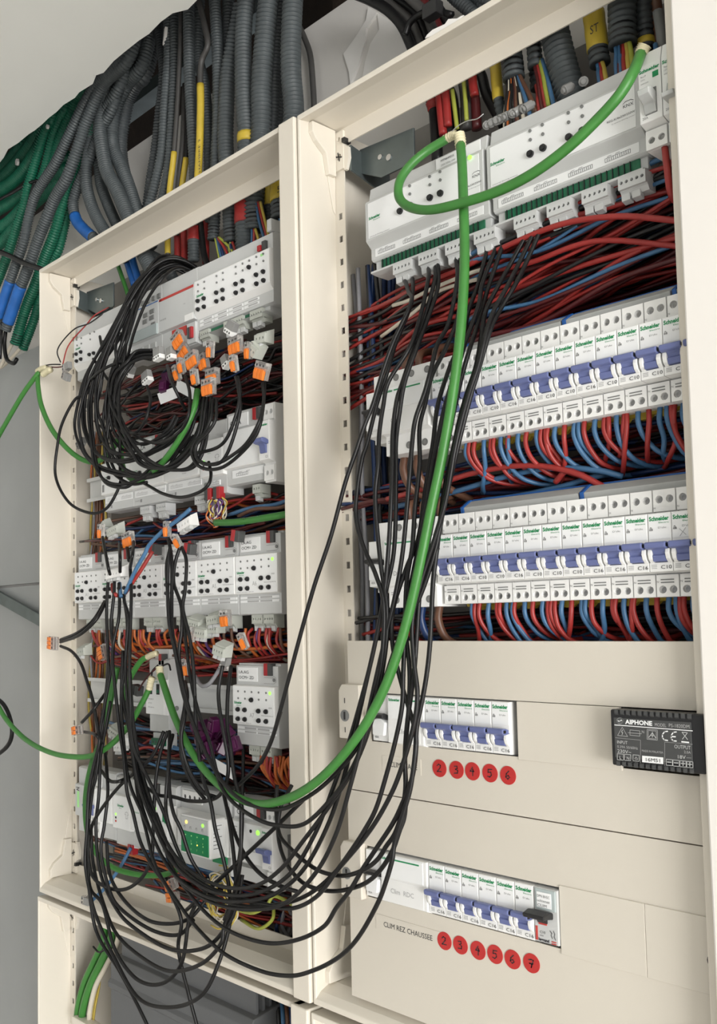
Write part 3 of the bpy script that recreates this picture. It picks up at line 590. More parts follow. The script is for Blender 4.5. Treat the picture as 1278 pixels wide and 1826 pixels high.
# two long dimming actuators at the top of the breaker enclosure
def long_actuator(x0, x1, label, small, big, plugs, brand, led, knx):
    t = thing('dimming_actuator', label, 'actuator', (x0, 0.018, 0.4015), 'long white actuators of the top row'); w_ = x1 - x0
    MB().prism([(0.0, 0.0192), (0.0, -0.0195), (0.0075, -0.0262), (0.0075, -0.0365), (0.0100, -0.0385), (0.0315, -0.0395), (0.0315, 0.036), (0.0085, 0.0365), (0.0055, 0.0215), (0.0015, 0.0215)], 0, w_).build('housing', 'light_grey', t, bevel=0.0006)
    MB().box(0.004, w_-0.004, -0.0004, 0.0004, -0.0180, 0.0180).build('front_label', 'label_white', t)
    MB().box(0.006, w_-0.006, 0.0070, 0.0078, -0.0352, -0.0272).build('marking_strip', 'label_white', t)
    MB().prism([(0.0125, -0.0366), (0.0125, -0.0485), (0.0040, -0.0500), (0.0040, -0.0520), (0.012, -0.0530), (0.030, -0.0530), (0.030, -0.0366)], 0.002, w_-0.002).build('terminal_bed', 'light_grey', t, bevel=0.0004)
    MB().box(0.010, w_-0.008, 0.0112, 0.0128, -0.0486, -0.0368).build('circuit_board', 'pcb_green', t)
    n = int((w_-0.02)/0.0050)
    for k in range(n): part('la_pin', 'board_pin', 'black_plastic', t, lambda: MB().box(0, 0.0005, 0.0100, 0.0113, -0.0484, -0.0372), loc=(0.012 + k*0.0050, 0, 0))
    for k in range(4): cells(t, 0.010 + k*(w_-0.012)/4, 0.0068, -0.0332, 6, 0.0036)
    dots(t, small, 0.0176, 0.0014, 'mid_grey', 'indicator'); buttons(t, big, 0.0176, 0.0031)
    for x in plugs:
        p = P(*x, 0.022) - t.location
        plug(t, p.x, 0.0020, -0.0525, 5, 'light_grey', pitch=0.0043)
    a = P(*brand, 0.0174) - t.location
    text('Schneider', a.x, -0.0006, a.z, 0.0028, 'brand_green', t, wd=0.0150, bold=True); text('Electric', a.x + 0.006, -0.0006, a.z - 0.0022, 0.0013, 'brand_green', t, wd=0.009)
    dots(t, [led], 0.0174, 0.0021, 'led_green', 'status_light')
    k_ = P(*knx, 0.0174) - t.location
    text('KNX', k_.x, -0.0006, k_.z, 0.0026, 'ink', t, wd=0.0085); stroke(MB(), [(0, 0.0036), (0.002, 0.0048), (0.0065, 0.0048), (0.0085, 0.0036)], 0.0004, 0).build('logo_arc', 'ink', t, loc=(k_.x, -0.0006, k_.z))
    text('REG-K/4x230/250W', k_.x - 0.014, -0.0006, k_.z - 0.0065, 0.0018, 'ink', t, wd=0.0235); text('LL universal dimming actuator', k_.x - 0.010, -0.0006, k_.z - 0.0092, 0.0010, 'ink_grey', t, wd=0.0195)
    text('Universal dimming actuator', 0.006, -0.0006, -0.0172, 0.0011, 'ink_grey', t, wd=0.026)
    return t
cA = C(640, 300, 5.81); cB = C(860, 120, 3.55)
la = long_actuator(-0.6450, -0.5030, 'long white actuator with a looped green cable hanging across its front',
    [cA(*q) for q in ((527,183),(530,268),(735,87),(738,172),(842,37),(845,123))], [cA(*q) for q in ((430,447),(540,388),(740,308),(848,262))],
    [cA(365,1075), cA(628,975), cA(905,870), cA(1203,765)], cA(100,540), (838, 281), (842, 318))
MB().box(0.086, 0.136, 0.0052, 0.0062, 0.0232, 0.0335).build('type_sticker', 'label_white', la)
text('MTN649315', 0.092, 0.0048, 0.0290, 0.0022, 'ink', la); text('230V 50Hz 10W', 0.092, 0.0048, 0.0248, 0.0018, 'ink_grey', la)
long_actuator(-0.4990, -0.3560, 'longer white actuator under grey conduits, next to the grey toggle breakers',
    [cB(*q) for q in ((303,403),(305,460),(381,365),(384,424),(545,289),(547,349),(630,249),(634,310))], [cB(*q) for q in ((306,550),(387,512),(551,445),(636,404))],
    [(918,402), cB(415,935), cB(635,845), cB(866,762)], cB(50,628), cB(897,133), cB(890,262))
# left enclosure, top row
cL = C(250, 420, 5.81); cL2 = C(420, 400, 8.3); cL1 = C(120, 500, 5.81)
t = unit('bus_actuator', 'long white bus actuator with many black buttons, beside the enclosure divider', 'actuator', -0.9290, -0.7905, 0.4010, slant=True, bot=-0.0390, top=0.0400, nz=0.0205)
dots(t, [cL(*q) for q in ((602,510),(603,578),(667,480),(668,548),(794,420),(796,488),(860,388),(862,458),(993,325),(995,395),(1064,292),(1065,362),(1133,260),(1206,222),(1207,297))] + [cL2(413,437), cL2(416,543)], 0.0176, 0.0012, 'mid_grey', 'indicator')
buttons(t, [cL(*q) for q in ((603,680),(666,653),(605,767),(668,740),(795,594),(860,566),(797,683),(863,655),(996,504),(1066,473),(998,595),(1068,566),(1133,330),(1208,409),(1211,502))] + [cL2(418,703), cL2(423,833)], 0.0176)
ptext('Schneider', *cL(582, 645), cL(655, 0)[0], 4.6, 0.0173, 'brand_green', t, bold=True)
MB().box(0.1245, 0.1300, -0.0006, 0.0, 0.0145, 0.0175).build('status_light', 'led_dim', t)
for k, x in enumerate((0.004, 0.032, 0.060, 0.088)):
    for z in (-0.0305, -0.0352): MB().box(x, x+0.026, 0.0054, 0.0062, z, z+0.0032).build('marking_strip', 'label_white', t); MB().box(x+0.008, x+0.024, 0.0050, 0.0055, z+0.0008, z+0.0024).build('cell_marks', 'ink_faint', t)
MB().prism([(0.010, -0.0405), (0.010, -0.0450), (0.004, -0.0470), (0.030, -0.0490), (0.030, -0.0405)], 0.002, 0.128).build('terminal_bed', 'light_grey', t)
MB().box(0.006, 0.118, 0.0088, 0.0102, -0.0455, -0.0412).build('circuit_board', 'pcb_green', t)
for x, n in ((0.004, 4), (0.050, 4), (0.068, 4), (0.098, 5)): plug(t, x, 0.005, -0.0410, n)
MB().box(0.1310, 0.1385, 0.004, 0.034, 0.0420, 0.0560).build('upper_housing', 'light_grey', t, bevel=0.0006)
MB().box(0.1180, 0.1235, 0.0, 0.006, 0.0225, 0.0290).build('bus_connector', 'red_plastic', t, bevel=0.0004); MB().box(0.1237, 0.1300, 0.002, 0.010, 0.0225, 0.0330).build('bus_connector', 'dark_grey', t, bevel=0.0004)
t = unit('line_coupler', 'grey bus module with a red stripe and slotted top edge', 'module', -1.0045, -0.9295, 0.3985, m='light_grey', lab=False, bot=-0.0510)
MB().box(0.003, 0.0745, -0.0006, 0.0002, 0.0178, 0.0208).build('red_stripe', 'red_print', t)
text('ABB', 0.001, -0.0006, 0.0178, 0.0024, 'red_print', t, bold=True)
MB().box(0.056, 0.0735, -0.0005, 0.0002, -0.0215, -0.0135).build('name_field', 'white_plastic', t)
text('SV/S 30.320', 0.004, -0.0005, -0.0080, 0.0020, 'ink_grey', t); text('i-bus', 0.054, -0.0005, 0.0010, 0.0016, 'ink_grey', t)
MB().prism([(0.006, 0.0225), (0.012, 0.0340), (0.030, 0.0340), (0.030, 0.0225)], 0.010, 0.0745).build('vent_ridge', 'light_grey', t, bevel=0.0005)
for k in range(10): MB().obox(Vector((0.016 + k*0.0045 + (k > 4)*0.013, 0.0085, 0.0285)), Vector((0.0006, 0, 0)), Vector((0, 0.0005, 0.0000)), Vector((0.0003, 0.0006, 0.0032))).build('vent_slot', 'black_plastic', t)
MB().box(0.022, 0.052, 0.0050, 0.0060, -0.0360, -0.0235).build('warning_sticker', 'red_print', t)
MB().box(0.056, 0.0735, 0.003, 0.010, -0.0500, -0.0240).build('connector_housing', 'light_grey', t, bevel=0.0005)
MB().box(0.0610, 0.0655, -0.0005, 0.0040, -0.0440, -0.0300).build('bus_connector', 'dark_grey', t, bevel=0.0004); MB().box(0.0656, 0.0695, -0.0005, 0.0040, -0.0440, -0.0300).build('bus_connector', 'red_plastic', t, bevel=0.0004)
t = unit('time_switch', 'grey module with four buttons and a clear flap under a blue line', 'module', -1.0755, -1.0050, 0.3985, m='light_grey', lab=False)
MB().box(0.004, 0.070, -0.0006, 0.0002, 0.0200, 0.0209).build('blue_line', 'tape_blue', t)
for x, z in ((0.037, 0.0085), (0.052, 0.0100), (0.036, 0.0005), (0.051, 0.0020)): MB().box(x, x+0.0105, -0.0014, 0.0002, z-0.0030, z+0.0030).build('push_button', 'mid_grey', t, bevel=0.0012)
MB().box(0.0555, 0.0640, -0.0012, 0.0002, -0.0092, -0.0050).build('display', 'mid_grey', t)
MB().box(0.002, 0.0700, -0.0030, 0.0, -0.0225, -0.0085).build('clear_flap', 'window_clear', t, bevel=0.0006)
for k in range(5): MB().box(0.012 + k*0.0125, 0.018 + k*0.0125, 0.0040, 0.0062, 0.0265, 0.0325).build('terminal_hole_shade', 'mid_grey', t)  # grey boxes coloured like the shade in the openings
for k in range(4): MB().box(0.002 + k*0.0150, 0.012 + k*0.0150, 0.0045, 0.0062, -0.0360, -0.0290).build('terminal_cover', 'grey_plastic', t)
t = unit('bus_actuator', 'long white bus actuator behind the hanging bundle of black cables', 'actuator', -1.2175, -1.0765, 0.3970, slant=True, bot=-0.0380, nz=0.0205)
dots(t, [cL1(*q) for q in ((100,617),(148,598),(105,675),(148,655),(238,553),(283,533),(240,612))], 0.0176, 0.0012, 'mid_grey', 'indicator')
buttons(t, [cL1(*q) for q in ((100,765),(147,743),(103,837),(147,817),(425,618),(427,692),(380,640),(383,712),(575,553),(577,632),(280,755),(475,500),(235,770))], 0.0176)
ptext('Schneider', *cL1(85, 725), cL1(135, 0)[0], 3.4, 0.0173, 'brand_green', t, bold=True)
# left enclosure, second row
def knx_base(t, w_, sticker=True, conn=True, n=2, marks=True):
    if sticker:
        MB().box(0.004, 0.004 + w_*0.5, 0.0050, 0.0062, 0.0255, 0.0410).build('type_sticker', 'label_white', t)
        text('C.ZA', 0.008, 0.0047, 0.0285, 0.0060, 'ink', t, wd=w_*0.28)
    if conn:
        MB().box(w_*0.72, w_*0.72+0.006, 0.002, 0.010, 0.0290, 0.0425).build('bus_connector', 'red_plastic', t, bevel=0.0004); MB().box(w_*0.72+0.0062, w_*0.72+0.012, 0.002, 0.010, 0.0290, 0.0425).build('bus_connector', 'dark_grey', t, bevel=0.0004)
    if marks:
        MB().box(0.003, w_-0.003, 0.0052, 0.0062, -0.0330, -0.0240).build('marking_strip', 'label_white', t)
        for k in range(n): cells(t, 0.008 + k*w_/n, 0.0048, -0.0310, 6, 0.0042 if n > 1 else 0.005, 'ink_faint')
        text('MTN 6725', 0.004, 0.0056, -0.0385, 0.0016, 'ink_grey', t); MB().box(0.016, 0.019, 0.0055, 0.0062, -0.0400, -0.0362).build('data_square', 'ink_grey', t)
t = unit('bus_module', 'white bus module at the coil of black cables, first on its rail', 'module', -1.1450, -1.0735, 0.2045); knx_base(t, 0.0715, sticker=False)
buttons(t, [(195, 852), (190, 858)], 0.0176); MB().box(0.004, 0.0085, -0.0006, 0.0, -0.0180, -0.0080).build('data_square', 'ink_grey', t)
text('Schneider', 0.010, -0.0005, 0.0005, 0.0026, 'brand_green', t, wd=0.013)
t = unit('bus_module', 'white bus module with type sticker and red bus connector behind cable loops', 'module', -1.0730, -0.9970, 0.2045); knx_base(t, 0.0760)
text('Schneider', 0.006, -0.0005, 0.000, 0.0026, 'brand_green', t, wd=0.013); buttons(t, [(250, 843)], 0.0176)
for x in (0.010, 0.046): plug(t, x, 0.009, -0.0455, 5, 'light_grey')
t = unit('bus_module', 'white bus module between the stickered module and the small power supply', 'module', -0.9965, -0.9225, 0.2050); knx_base(t, 0.0740, sticker=False, conn=False)
buttons(t, [(331, 795), (310, 811)], 0.0176, 0.0016); text('MTN649350', 0.040, -0.0005, -0.0170, 0.0012, 'ink_grey', t)
for x in (0.052,): plug(t, x, 0.009, -0.0455, 5, 'light_grey')
def psu_front(t):
    text('Schneider', 0.012, -0.0005, 0.0075, 0.0030, 'brand_green', t, wd=0.0150, bold=True); text('Electric', 0.016, -0.0005, 0.0050, 0.0015, 'brand_green', t)
    for z, m_ in ((-0.0045, 'led_green'), (-0.0090, 'black_plastic'), (-0.0135, 'red_print')): MB().box(0.007, 0.0095, -0.0010, 0.0, z, z+0.0024).build('indicator', m_, t)
    stroke(MB(), [(0.030, -0.0010), (0.031, 0.0015), (0.034, 0.0025), (0.037, 0.0015), (0.038, -0.0010), (0.036, -0.0010), (0.036, -0.006), (0.032, -0.006), (0.032, -0.0010), (0.030, -0.0010)], 0.0004, -0.0005).build('symbol', 'ink_grey', t)
t = unit('power_supply', 'narrow white power supply with three small indicators, middle rail', 'power supply', -0.9215, -0.8770, 0.2005); psu_front(t)
MB().disc(0.006, -0.0300, 0.0026, 0.0040, 0.0062, 14).build('screw', 'mid_grey', t); MB().box(0.012, 0.032, 0.0050, 0.0062, -0.0330, -0.0270).build('marking_strip', 'label_white', t); cells(t, 0.013, 0.0047, -0.0318, 4, 0.0044)
for x in (0.009, 0.026): MB().box(x, x+0.006, -0.001, 0.008, -0.0500, -0.0360).build('bus_connector', 'dark_grey', t, bevel=0.0004); MB().box(x+0.0062, x+0.012, -0.001, 0.008, -0.0500, -0.0360).build('bus_connector', 'red_plastic', t, bevel=0.0004)
def blue_mcb(t, x0, c2=True):
    """built-in breaker column of a bus power supply, in the unit's own frame"""
    MB().prism([(0.003, 0.0430), (0.003, 0.0235), (-0.006, 0.0220), (-0.006, -0.0215), (0.003, -0.0240), (0.003, -0.0455), (0.034, -0.0455), (0.034, 0.0430)], x0, x0+MW).build('breaker_column', 'white_plastic', t, bevel=0.0005)
    tg = MB().prism([(-0.0165, 0.0008), (-0.0142, 0.0020), (-0.0100, 0.0016), (-0.0050, -0.0005), (-0.0050, -0.0046), (-0.0120, -0.0042), (-0.0155, -0.0030)], x0+0.0004, x0+MW-0.0012).build('toggle', 'toggle_blue', t, bevel=0.0006)
    MB().prism([(-0.0122, -0.0036), (-0.0090, -0.0062), (-0.0078, -0.0140), (-0.0050, -0.0145), (-0.0050, -0.0030)], x0+0.0040, x0+0.0136).build('toggle_stem', 'toggle_blue', tg, bevel=0.0003)
    text('Schneider', x0+0.0010, -0.0063, 0.0165, 0.0024, 'brand_green', t, wd=0.0140, bold=True); text('C2', x0+0.0110, -0.0063, -0.0195, 0.0026, 'ink_grey', t)
    for z in (0.0330, -0.0350):
        MB().hole_block(x0+0.0004, x0+MW-0.0004, z-0.0085, z+0.0085, 0.0012, 0.0032, [(x0+0.0050, z, 0.0029), (x0+0.0128, z, 0.0029)]).build('terminal_block', 'white_plastic', t)
        for cx in (x0+0.0055, x0+0.0133): MB().disc(cx, z, 0.0023, 0.0020, 0.0031, 12).build('screw', 'grey_plastic', t)
    MB().box(x0+MW, x0+MW+0.0004, 0.016, 0.024, -0.020, 0.014).build('barcode_label', 'ink_grey', t)
t = unit('bus_power_supply', 'white bus power supply with blue toggle breaker, middle rail by the divider', 'power supply', -0.8765, -0.8060, 0.2045, bot=-0.040); knx_base(t, 0.0705, marks=False)
t2 = t; blue_mcb(t, 0.0705)
text('Schneider', 0.006, -0.0005, -0.0090, 0.0028, 'brand_green', t, wd=0.012); MB().disc(0.067, 0.0150, 0.0014, -0.0010, 0.0, 10).build('status_light', 'led_green', t)
MB().box(0.010, 0.064, 0.0052, 0.0062, -0.0330, -0.0240).build('marking_strip', 'label_white', t); cells(t, 0.018, 0.0048, -0.0310, 3, 0.0068)
plug(t, 0.040, 0.010, -0.0435, 3)
# fourth row: gateway
cG = C(230, 1080, 5.81)
t = unit('bus_gateway', 'narrow white gateway with two dark ports and a green terminal block', 'gateway', -1.0400, -0.9985, -0.0870, top=0.046)
for x in (0.0085, 0.0245): MB().box(x, x+0.0062, -0.0008, 0.0004, 0.0035, 0.0165).build('port', 'black_plastic', t); MB().box(x+0.001, x+0.0052, -0.0011, -0.0007, 0.0055, 0.0095).build('switch_slider', 'pcb_green', t)
text('Schneider', 0.012, -0.0005, 0.0185, 0.0022, 'brand_green', t, wd=0.016)
for k in range(3): text(('MTN680329', '24 V DC', 'DALI gateway')[k], 0.006, -0.0005, -0.0035 - 0.0050*k, 0.0017, 'ink_grey', t)
MB().box(0.010, 0.040, 0.004, 0.020, -0.0640, -0.0450).build('terminal_bed', 'light_grey', t, bevel=0.0006); MB().box(0.0125, 0.0385, -0.001, 0.006, -0.0600, -0.0515).build('terminal_block', 'pcb_green', t, bevel=0.0004)
for k in range(4): MB().disc(0.016 + k*0.0062, -0.0560, 0.0016, -0.0014, 0.0, 8).build('screw', 'dark_grey', t)
MB().prism([(0.012, 0.040), (0.012, 0.060), (0.030, 0.060), (0.030, 0.040)], 0.004, 0.036).build('upper_housing', 'light_grey', t, bevel=0.0006)
MB().box(0.020, 0.026, 0.006, 0.014, 0.040, 0.054).build('bus_connector', 'red_plastic', t, bevel=0.0004); MB().box(0.0262, 0.0320, 0.006, 0.014, 0.040, 0.054).build('bus_connector', 'dark_grey', t, bevel=0.0004)
o = MB().disc(0, 0, 0.0030, -0.0006, 0.0006, 14).build('side_screw', 'mid_grey', t, loc=(0.0419, 0.018, -0.014)); o.rotation_euler = (0, 0, math.pi/2)
# bottom row
def small_module(x0, x1, label, zc=-0.2380, name='bus_module', y=0.018, **k): return unit(name, label, 'module', x0, x1, zc, y=y, **k)
t = small_module(-1.2170, -1.1900, 'narrow grey module with a pale green light, beside the slotted strip', m='light_grey', lab=False)
MB().box(0.006, 0.011, -0.0006, 0.0, -0.010, 0.012).build('status_light', 'led_dim', t); stroke(MB(), [(0.004, 0.017), (0.012, 0.017), (0.005, 0.014), (0.012, 0.013)], 0.0008, -0.0006).build('lettering', 'ink', t)
t = small_module(-1.1890, -1.1540, 'white module with blue breaker toggle behind black cables, bottom rail', name='bus_power_supply', lab=False); blue_mcb(t, 0.0168)
t = small_module(-1.1530, -1.1210, 'plain white bus module behind the vertical black cables, bottom rail')
t = small_module(-1.1195, -1.0775, 'narrow white power supply with three small indicators, bottom rail', name='power_supply', zc=-0.2410); psu_front(t)
for x in (0.0290,): MB().box(x, x+0.0055, 0.004, 0.012, -0.0520, -0.0400).build('bus_connector', 'red_plastic', t); MB().box(x+0.0070, x+0.0125, 0.004, 0.012, -0.0520, -0.0400).build('bus_connector', 'red_plastic', t)
t = small_module(-1.0770, -1.0080, 'wide white bus power supply with green brand print, bottom rail', name='bus_power_supply'); text('Schneider', 0.008, -0.0005, 0.0010, 0.0026, 'brand_green', t, wd=0.013); knx_base(t, 0.069, marks=False, sticker=False)
text('MTN684064', 0.040, -0.0005, -0.0165, 0.0014, 'ink_grey', t); MB().disc(0.060, 0.013, 0.0016, -0.001, 0, 10).build('status_light', 'led_green', t)
t = small_module(-1.0075, -0.9730, 'narrow white module with a green square, beside the green keypad module', y=0.010); MB().box(0.014, 0.0245, -0.0007, 0.0, 0.000, 0.016).build('green_square', 'brand_green', t)
MB().prism_y([(0.004, -0.020), (0.028, -0.020), (0.028, -0.004), (0.016, 0.002), (0.004, -0.004)], -0.003, 0.0).build('clear_flap', 'label_white', t, bevel=0.001)
for x in (0.009, 0.024): MB().disc(x, -0.034, 0.0032, 0.0046, 0.0066, 12).build('terminal_hole_shade', 'mid_grey', t)  # grey discs carry the shade of the screw holes
# green keypad module
t = unit('keypad_module', 'white module with a protruding green eight-key panel and glowing amber keys', 'module', -0.9720, -0.8765, -0.2400, y=0.016, top=0.046)
MB().box(0.0365, 0.0920, -0.022, 0.002, -0.0215, 0.0235).build('keypad_housing', 'white_plastic', t, bevel=0.0022)
MB().box(0.0390, 0.0905, -0.0232, -0.0215, -0.0190, 0.0050).build('green_panel', 'brand_green', t, bevel=0.0010)
MB().box(0.0390, 0.0905, -0.0230, -0.0215, 0.0054, 0.0215).build('light_panel', 'light_grey', t, bevel=0.0008)
for k in range(4):
    for j in range(2):
        MB().disc(0.0485 + k*0.0110, 0.0010 - j*0.0090, 0.0008, -0.0236, -0.0230, 8).build('key_light', 'led_amber' if (j == 1 and k in (0, 2)) else 'led_dim', t)
        text(str(k + 1 + 4*j), 0.0472 + k*0.0110, -0.0236, -0.0062 - j*0.0090, 0.0026, 'led_dim', t)
for x, m_ in ((0.0500, 'led_amber'), (0.0810, 'led_green')): MB().disc(x, 0.0155, 0.0020, -0.0236, -0.0228, 10).build('status_light', m_, t)
for k in range(4): stroke(MB(), [(0.0455 + k*0.0112, 0.0090), (0.0455 + k*0.0112, 0.0108), (0.0478 + k*0.0112, 0.0112), (0.0478 + k*0.0112, 0.0086)], 0.0006, -0.0234).build('symbol', 'ink_grey', t)
for k in range(4): MB().hole_block(0.006 + k*0.0095, 0.0155 + k*0.0095, 0.0300, 0.0440, 0.0040, 0.0065, [(0.0107 + k*0.0095, 0.0365, 0.0028)]).build('terminal_block', 'white_plastic', t)
for k in range(4): MB().disc(0.0107 + k*0.0095, 0.0365, 0.0024, 0.0050, 0.0064, 10).build('terminal_hole_shade', 'dark_grey', t)  # dark discs give the wells their shade
o = MB().box(0.0, 0.0006, 0.0, 0.0150, -0.0150, 0.0180).build('side_label', 'label_white', t, loc=(0.0920, -0.0180, 0.0))
for k in range(7): MB().box(0.0006, 0.0008, 0.001, 0.013 - 0.003*(k % 3), 0.0150 - 0.0042*k, 0.0158 - 0.0042*k).build('fine_print', 'ink_grey', o)
MB().box(0.0700, 0.0940, -0.0010, 0.002, -0.0300, -0.0210).build('green_tag', 'brand_green', t)
t = unit('bus_power_supply', 'white bus power supply with green light and blue toggle, bottom rail by the divider', 'power supply', -0.8740, -0.8115, -0.2400, y=0.018, top=0.045); knx_base(t, 0.0625, marks=False); blue_mcb(t, 0.0625)
MB().disc(0.038, 0.0140, 0.0019, -0.0010, 0.0, 10).build('push_button', 'black_plastic', t); MB().disc(0.050, 0.0140, 0.0026, -0.0012, 0.0, 12).build('status_light', 'led_green', t)
text('MTN684032', 0.034, -0.0005, -0.0085, 0.0016, 'ink_grey', t); MB().box(0.010, 0.032, 0.0052, 0.0062, -0.0290, -0.0250).build('marking_strip', 'mid_grey', t)
for k in range(3): MB().box(0.006, 0.014 - 0.002*(k % 2), -0.0006, 0.0, 0.0090 + 0.003*k, 0.0100 + 0.003*k).build('fine_print', 'ink_faint', t)
# ------------------------------------------------------------------ power supply brick in the upper cover plate
cP = C(1070, 1230, 6.144); YF = -0.0125
t = thing('intercom_power_supply', 'black AIPHONE power supply brick set into the upper cover plate', 'power supply', (-0.3840, 0.0, -0.0870))
ax, bx_ = P(*cP(118, 500), YF).x, -0.3150
zt, zb = P(*cP(150, 215), YF).z, P(*cP(150, 825), YF).z
wpart(MB().box(ax, bx_, YF, 0.012, zb, zt), 'body', 'black_plastic', t, bevel=0.0012)
nt_ = 13
for k in range(nt_):
    x = ax + 0.0040 + k * (bx_ - ax - 0.010) / nt_
    for z in (zt, zb):
        s_ = -1 if z == zt else 1
        wpart(MB().prism([(YF-0.0012, z), (YF-0.0012, z + s_*0.0030), (YF+0.0005, z + s_*0.0042), (YF+0.0005, z)], x, x+0.0026), 'vent_rib', 'dark_grey', t)
wpart(MB().box(ax+0.0028, bx_-0.0085, YF-0.0006, YF+0.0005, zb+0.0060, zt-0.0058), 'rating_plate', 'dark_grey', t, bevel=0.0004)
YT = YF - 0.0009
def at(s_, x, y, xr, h, m_='label_white', bold=False): a = cP(x, y); ptext(s_, a[0], a[1], cP(xr, 0)[0], h/6.144, YT, m_, t, bold=bold)
at('AIPHONE', 272, 372, 568, 48, bold=True); at('MODEL', 598, 400, 722, 38, 'ink_faint'); at('PS-1820DM', 752, 408, 975, 40, 'ink_faint')
at('N', 455, 475, 480, 32, 'ink_faint'); at('INPUT', 185, 588, 298, 36, 'light_grey'); at('0.39A 50/60Hz', 187, 635, 410, 30, 'ink_faint'); at('230V~', 188, 688, 338, 40, 'light_grey')
at('L', 212, 758, 232, 36, 'light_grey'); at('N', 290, 766, 318, 36, 'light_grey'); at('MADE IN MALAYSIA', 455, 678, 688, 24, 'ink_faint')
at('OUTPUT', 812, 640, 990, 42, 'light_grey'); at('2.0A', 918, 695, 990, 30, 'ink_faint'); at('18V', 850, 752, 935, 40, 'light_grey')
def lines(polys, wpx, m_, name='printed_line'):
    for pl in polys:
        pts = [P(*cP(x, y), YT) for x, y in pl]
        wpart(stroke(MB(), [(p.x, p.z) for p in pts], wpx/6.144*0.00042, YT), name, m_, t)
lines([[(158,385),(1008,450)]], 8, 'label_white')
lines([[(165,525),(440,552),(440,800)], [(1010,598),(705,572),(705,830)], [(945,745),(995,748)]], 3, 'ink_faint')
lines([[(240,410),(190,500),(298,512),(240,410)], [(305,470),(450,482)], [(325,440),(432,450),(432,508),(325,498),(325,440)], [(512,432),(625,442),(625,552),(512,542),(512,432)], [(525,445),(612,453),(612,540),(525,532),(525,445)]], 5, 'ink_faint')
lines([[(242,440),(232,465),(246,468),(238,492)], [(570,462),(570,520)], [(532,520),(570,470),(606,526)], [(550,500),(590,504)], [(895,465),(955,545)], [(955,470),(900,540)], [(900,465),(955,470)]], 6, 'light_grey')
lines([[(735,455),(705,458),(680,490),(680,525),(700,550),(735,555)], [(830,462),(800,466),(775,500),(778,535),(798,560),(830,562)], [(778,512),(820,515)]], 12, 'label_white')
lines([[(895,570),(965,577)]], 14, 'label_white')
for (x, y) in ((186,700),(265,706),(358,712),(722,760),(796,768),(872,776),(946,784)): lines([[(x,y),(x+68,y+6),(x+68,y+72),(x,y+66),(x,y)]], 5, 'light_grey')
for (x, y, plus) in ((756,792,0),(830,800,0),(906,808,1),(980,816,1)): lines([[(x-20,y),(x+20,y+3)]] + ([[(x,y-20),(x,y+22)]] if plus else []), 8, 'light_grey')
lines([[(375,760),(392,735),(412,765),(375,760)]], 5, 'ink_faint')
lg = [(215 + 32*math.cos(k*math.pi/8), 340 + 30*math.sin(k*math.pi/8)) for k in range(17)]
lines([lg], 12, 'label_white', 'logo'); lines([[(188,338),(215,350),(222,330),(244,342)]], 9, 'label_white', 'logo')
q = [P(*cP(x, y), YT) for x, y in ((458,722),(690,742),(690,815),(458,793))]
wpart(MB().poly([(p.x, YT, p.z) for p in q]), 'serial_sticker', 'label_white', t); ptext('16M51', *cP(500, 782), cP(655, 0)[0], 40/6.144, YT - 0.0003, 'ink', t)
wpart(MB().box(bx_-0.0015, bx_+0.0010, -0.009, 0.0025, zb+0.001, zt-0.002), 'side_clip', 'light_grey', t)
# ------------------------------------------------------------------ stickers and printed tape on the cover plates
DIG = {'2': [(-.35,.35),(-.1,.6),(.25,.45),(.2,.1),(-.35,-.5),(.4,-.45)], '3': [(-.3,.5),(.15,.55),(.2,.25),(-.1,.08),(.3,-.1),(.2,-.45),(-.35,-.5)],
       '4': [(.1,.6),(-.3,.0),(.3,.0),(.15,.3),(.1,-.6)], '5': [(.4,.55),(-.2,.5),(-.25,.1),(.2,.15),(.3,-.25),(.0,-.55),(-.35,-.45)],
       '6': [(.2,.6),(-.2,.2),(-.3,-.25),(.0,-.5),(.3,-.25),(.1,.0),(-.25,-.15)], '7': [(-.35,.4),(.0,.5),(.35,.45),(.0,-.55),(.1,-.1),(-.25,-.05),(.3,.0)]}
def sticker(x, y, d, row):
    p = P(x, y, 0.0028); t = thing('round_sticker', 'round red sticker hand-numbered %s below the %s row' % ({'2': 'two', '3': 'three', '4': 'four', '5': 'five', '6': 'six', '7': 'seven'}[d], row), 'sticker', p, 'numbered stickers below the %s row' % row)
    MB().disc(0, 0, 0.0077, -0.0003, 0.0002, 28).build('red_disc', 'sticker_red', t)
    stroke(MB(), [(a*0.0060, b*0.0060) for a, b in DIG[d]], 0.0008, -0.0006).build('pen_number', 'ink', t)
cS = C(590, 1200, 3.454)
for (x, y), d in zip(((668,587),(773,597),(871,606),(979,617),(1090,631)), '23456'): sticker(*cS(x, y), d, 'CLIM ETAGE')
cS2 = C(740, 1500, 4.733)
for (x, y), d in zip(((247,842),(382,877),(530,922),(674,955),(822,998),(982,1030)), '234567'): sticker(*cS2(x, y), d, 'CLIM REZ CHAUSSEE')
def tape(s_, xl, yl, xr, h, label, pad):
    a, b = P(xl, yl, 0.0027), P(xr, yl, 0.0027); hh = P(xl, yl - h, 0.0027).z - a.z
    t = thing('label_tape', label, 'label', a)
    MB().box(-0.010, b.x - a.x + pad, -0.0001, 0.0003, -hh*0.9, hh*2.0).build('tape', 'plate', t)
    text(s_, 0, -0.0003, 0, hh, 'ink', t, wd=b.x - a.x)
tape('CLIM ETAGE', 696, 1367, 744, 9.5, 'clear printed tape reading CLIM ETAGE on the upper cover plate', 0.004)
tape('CLIM REZ CHAUSSEE', 684.5, 1652, 770.5, 9.5, 'clear printed tape reading CLIM REZ CHAUSSEE on the lower cover plate', 0.010)
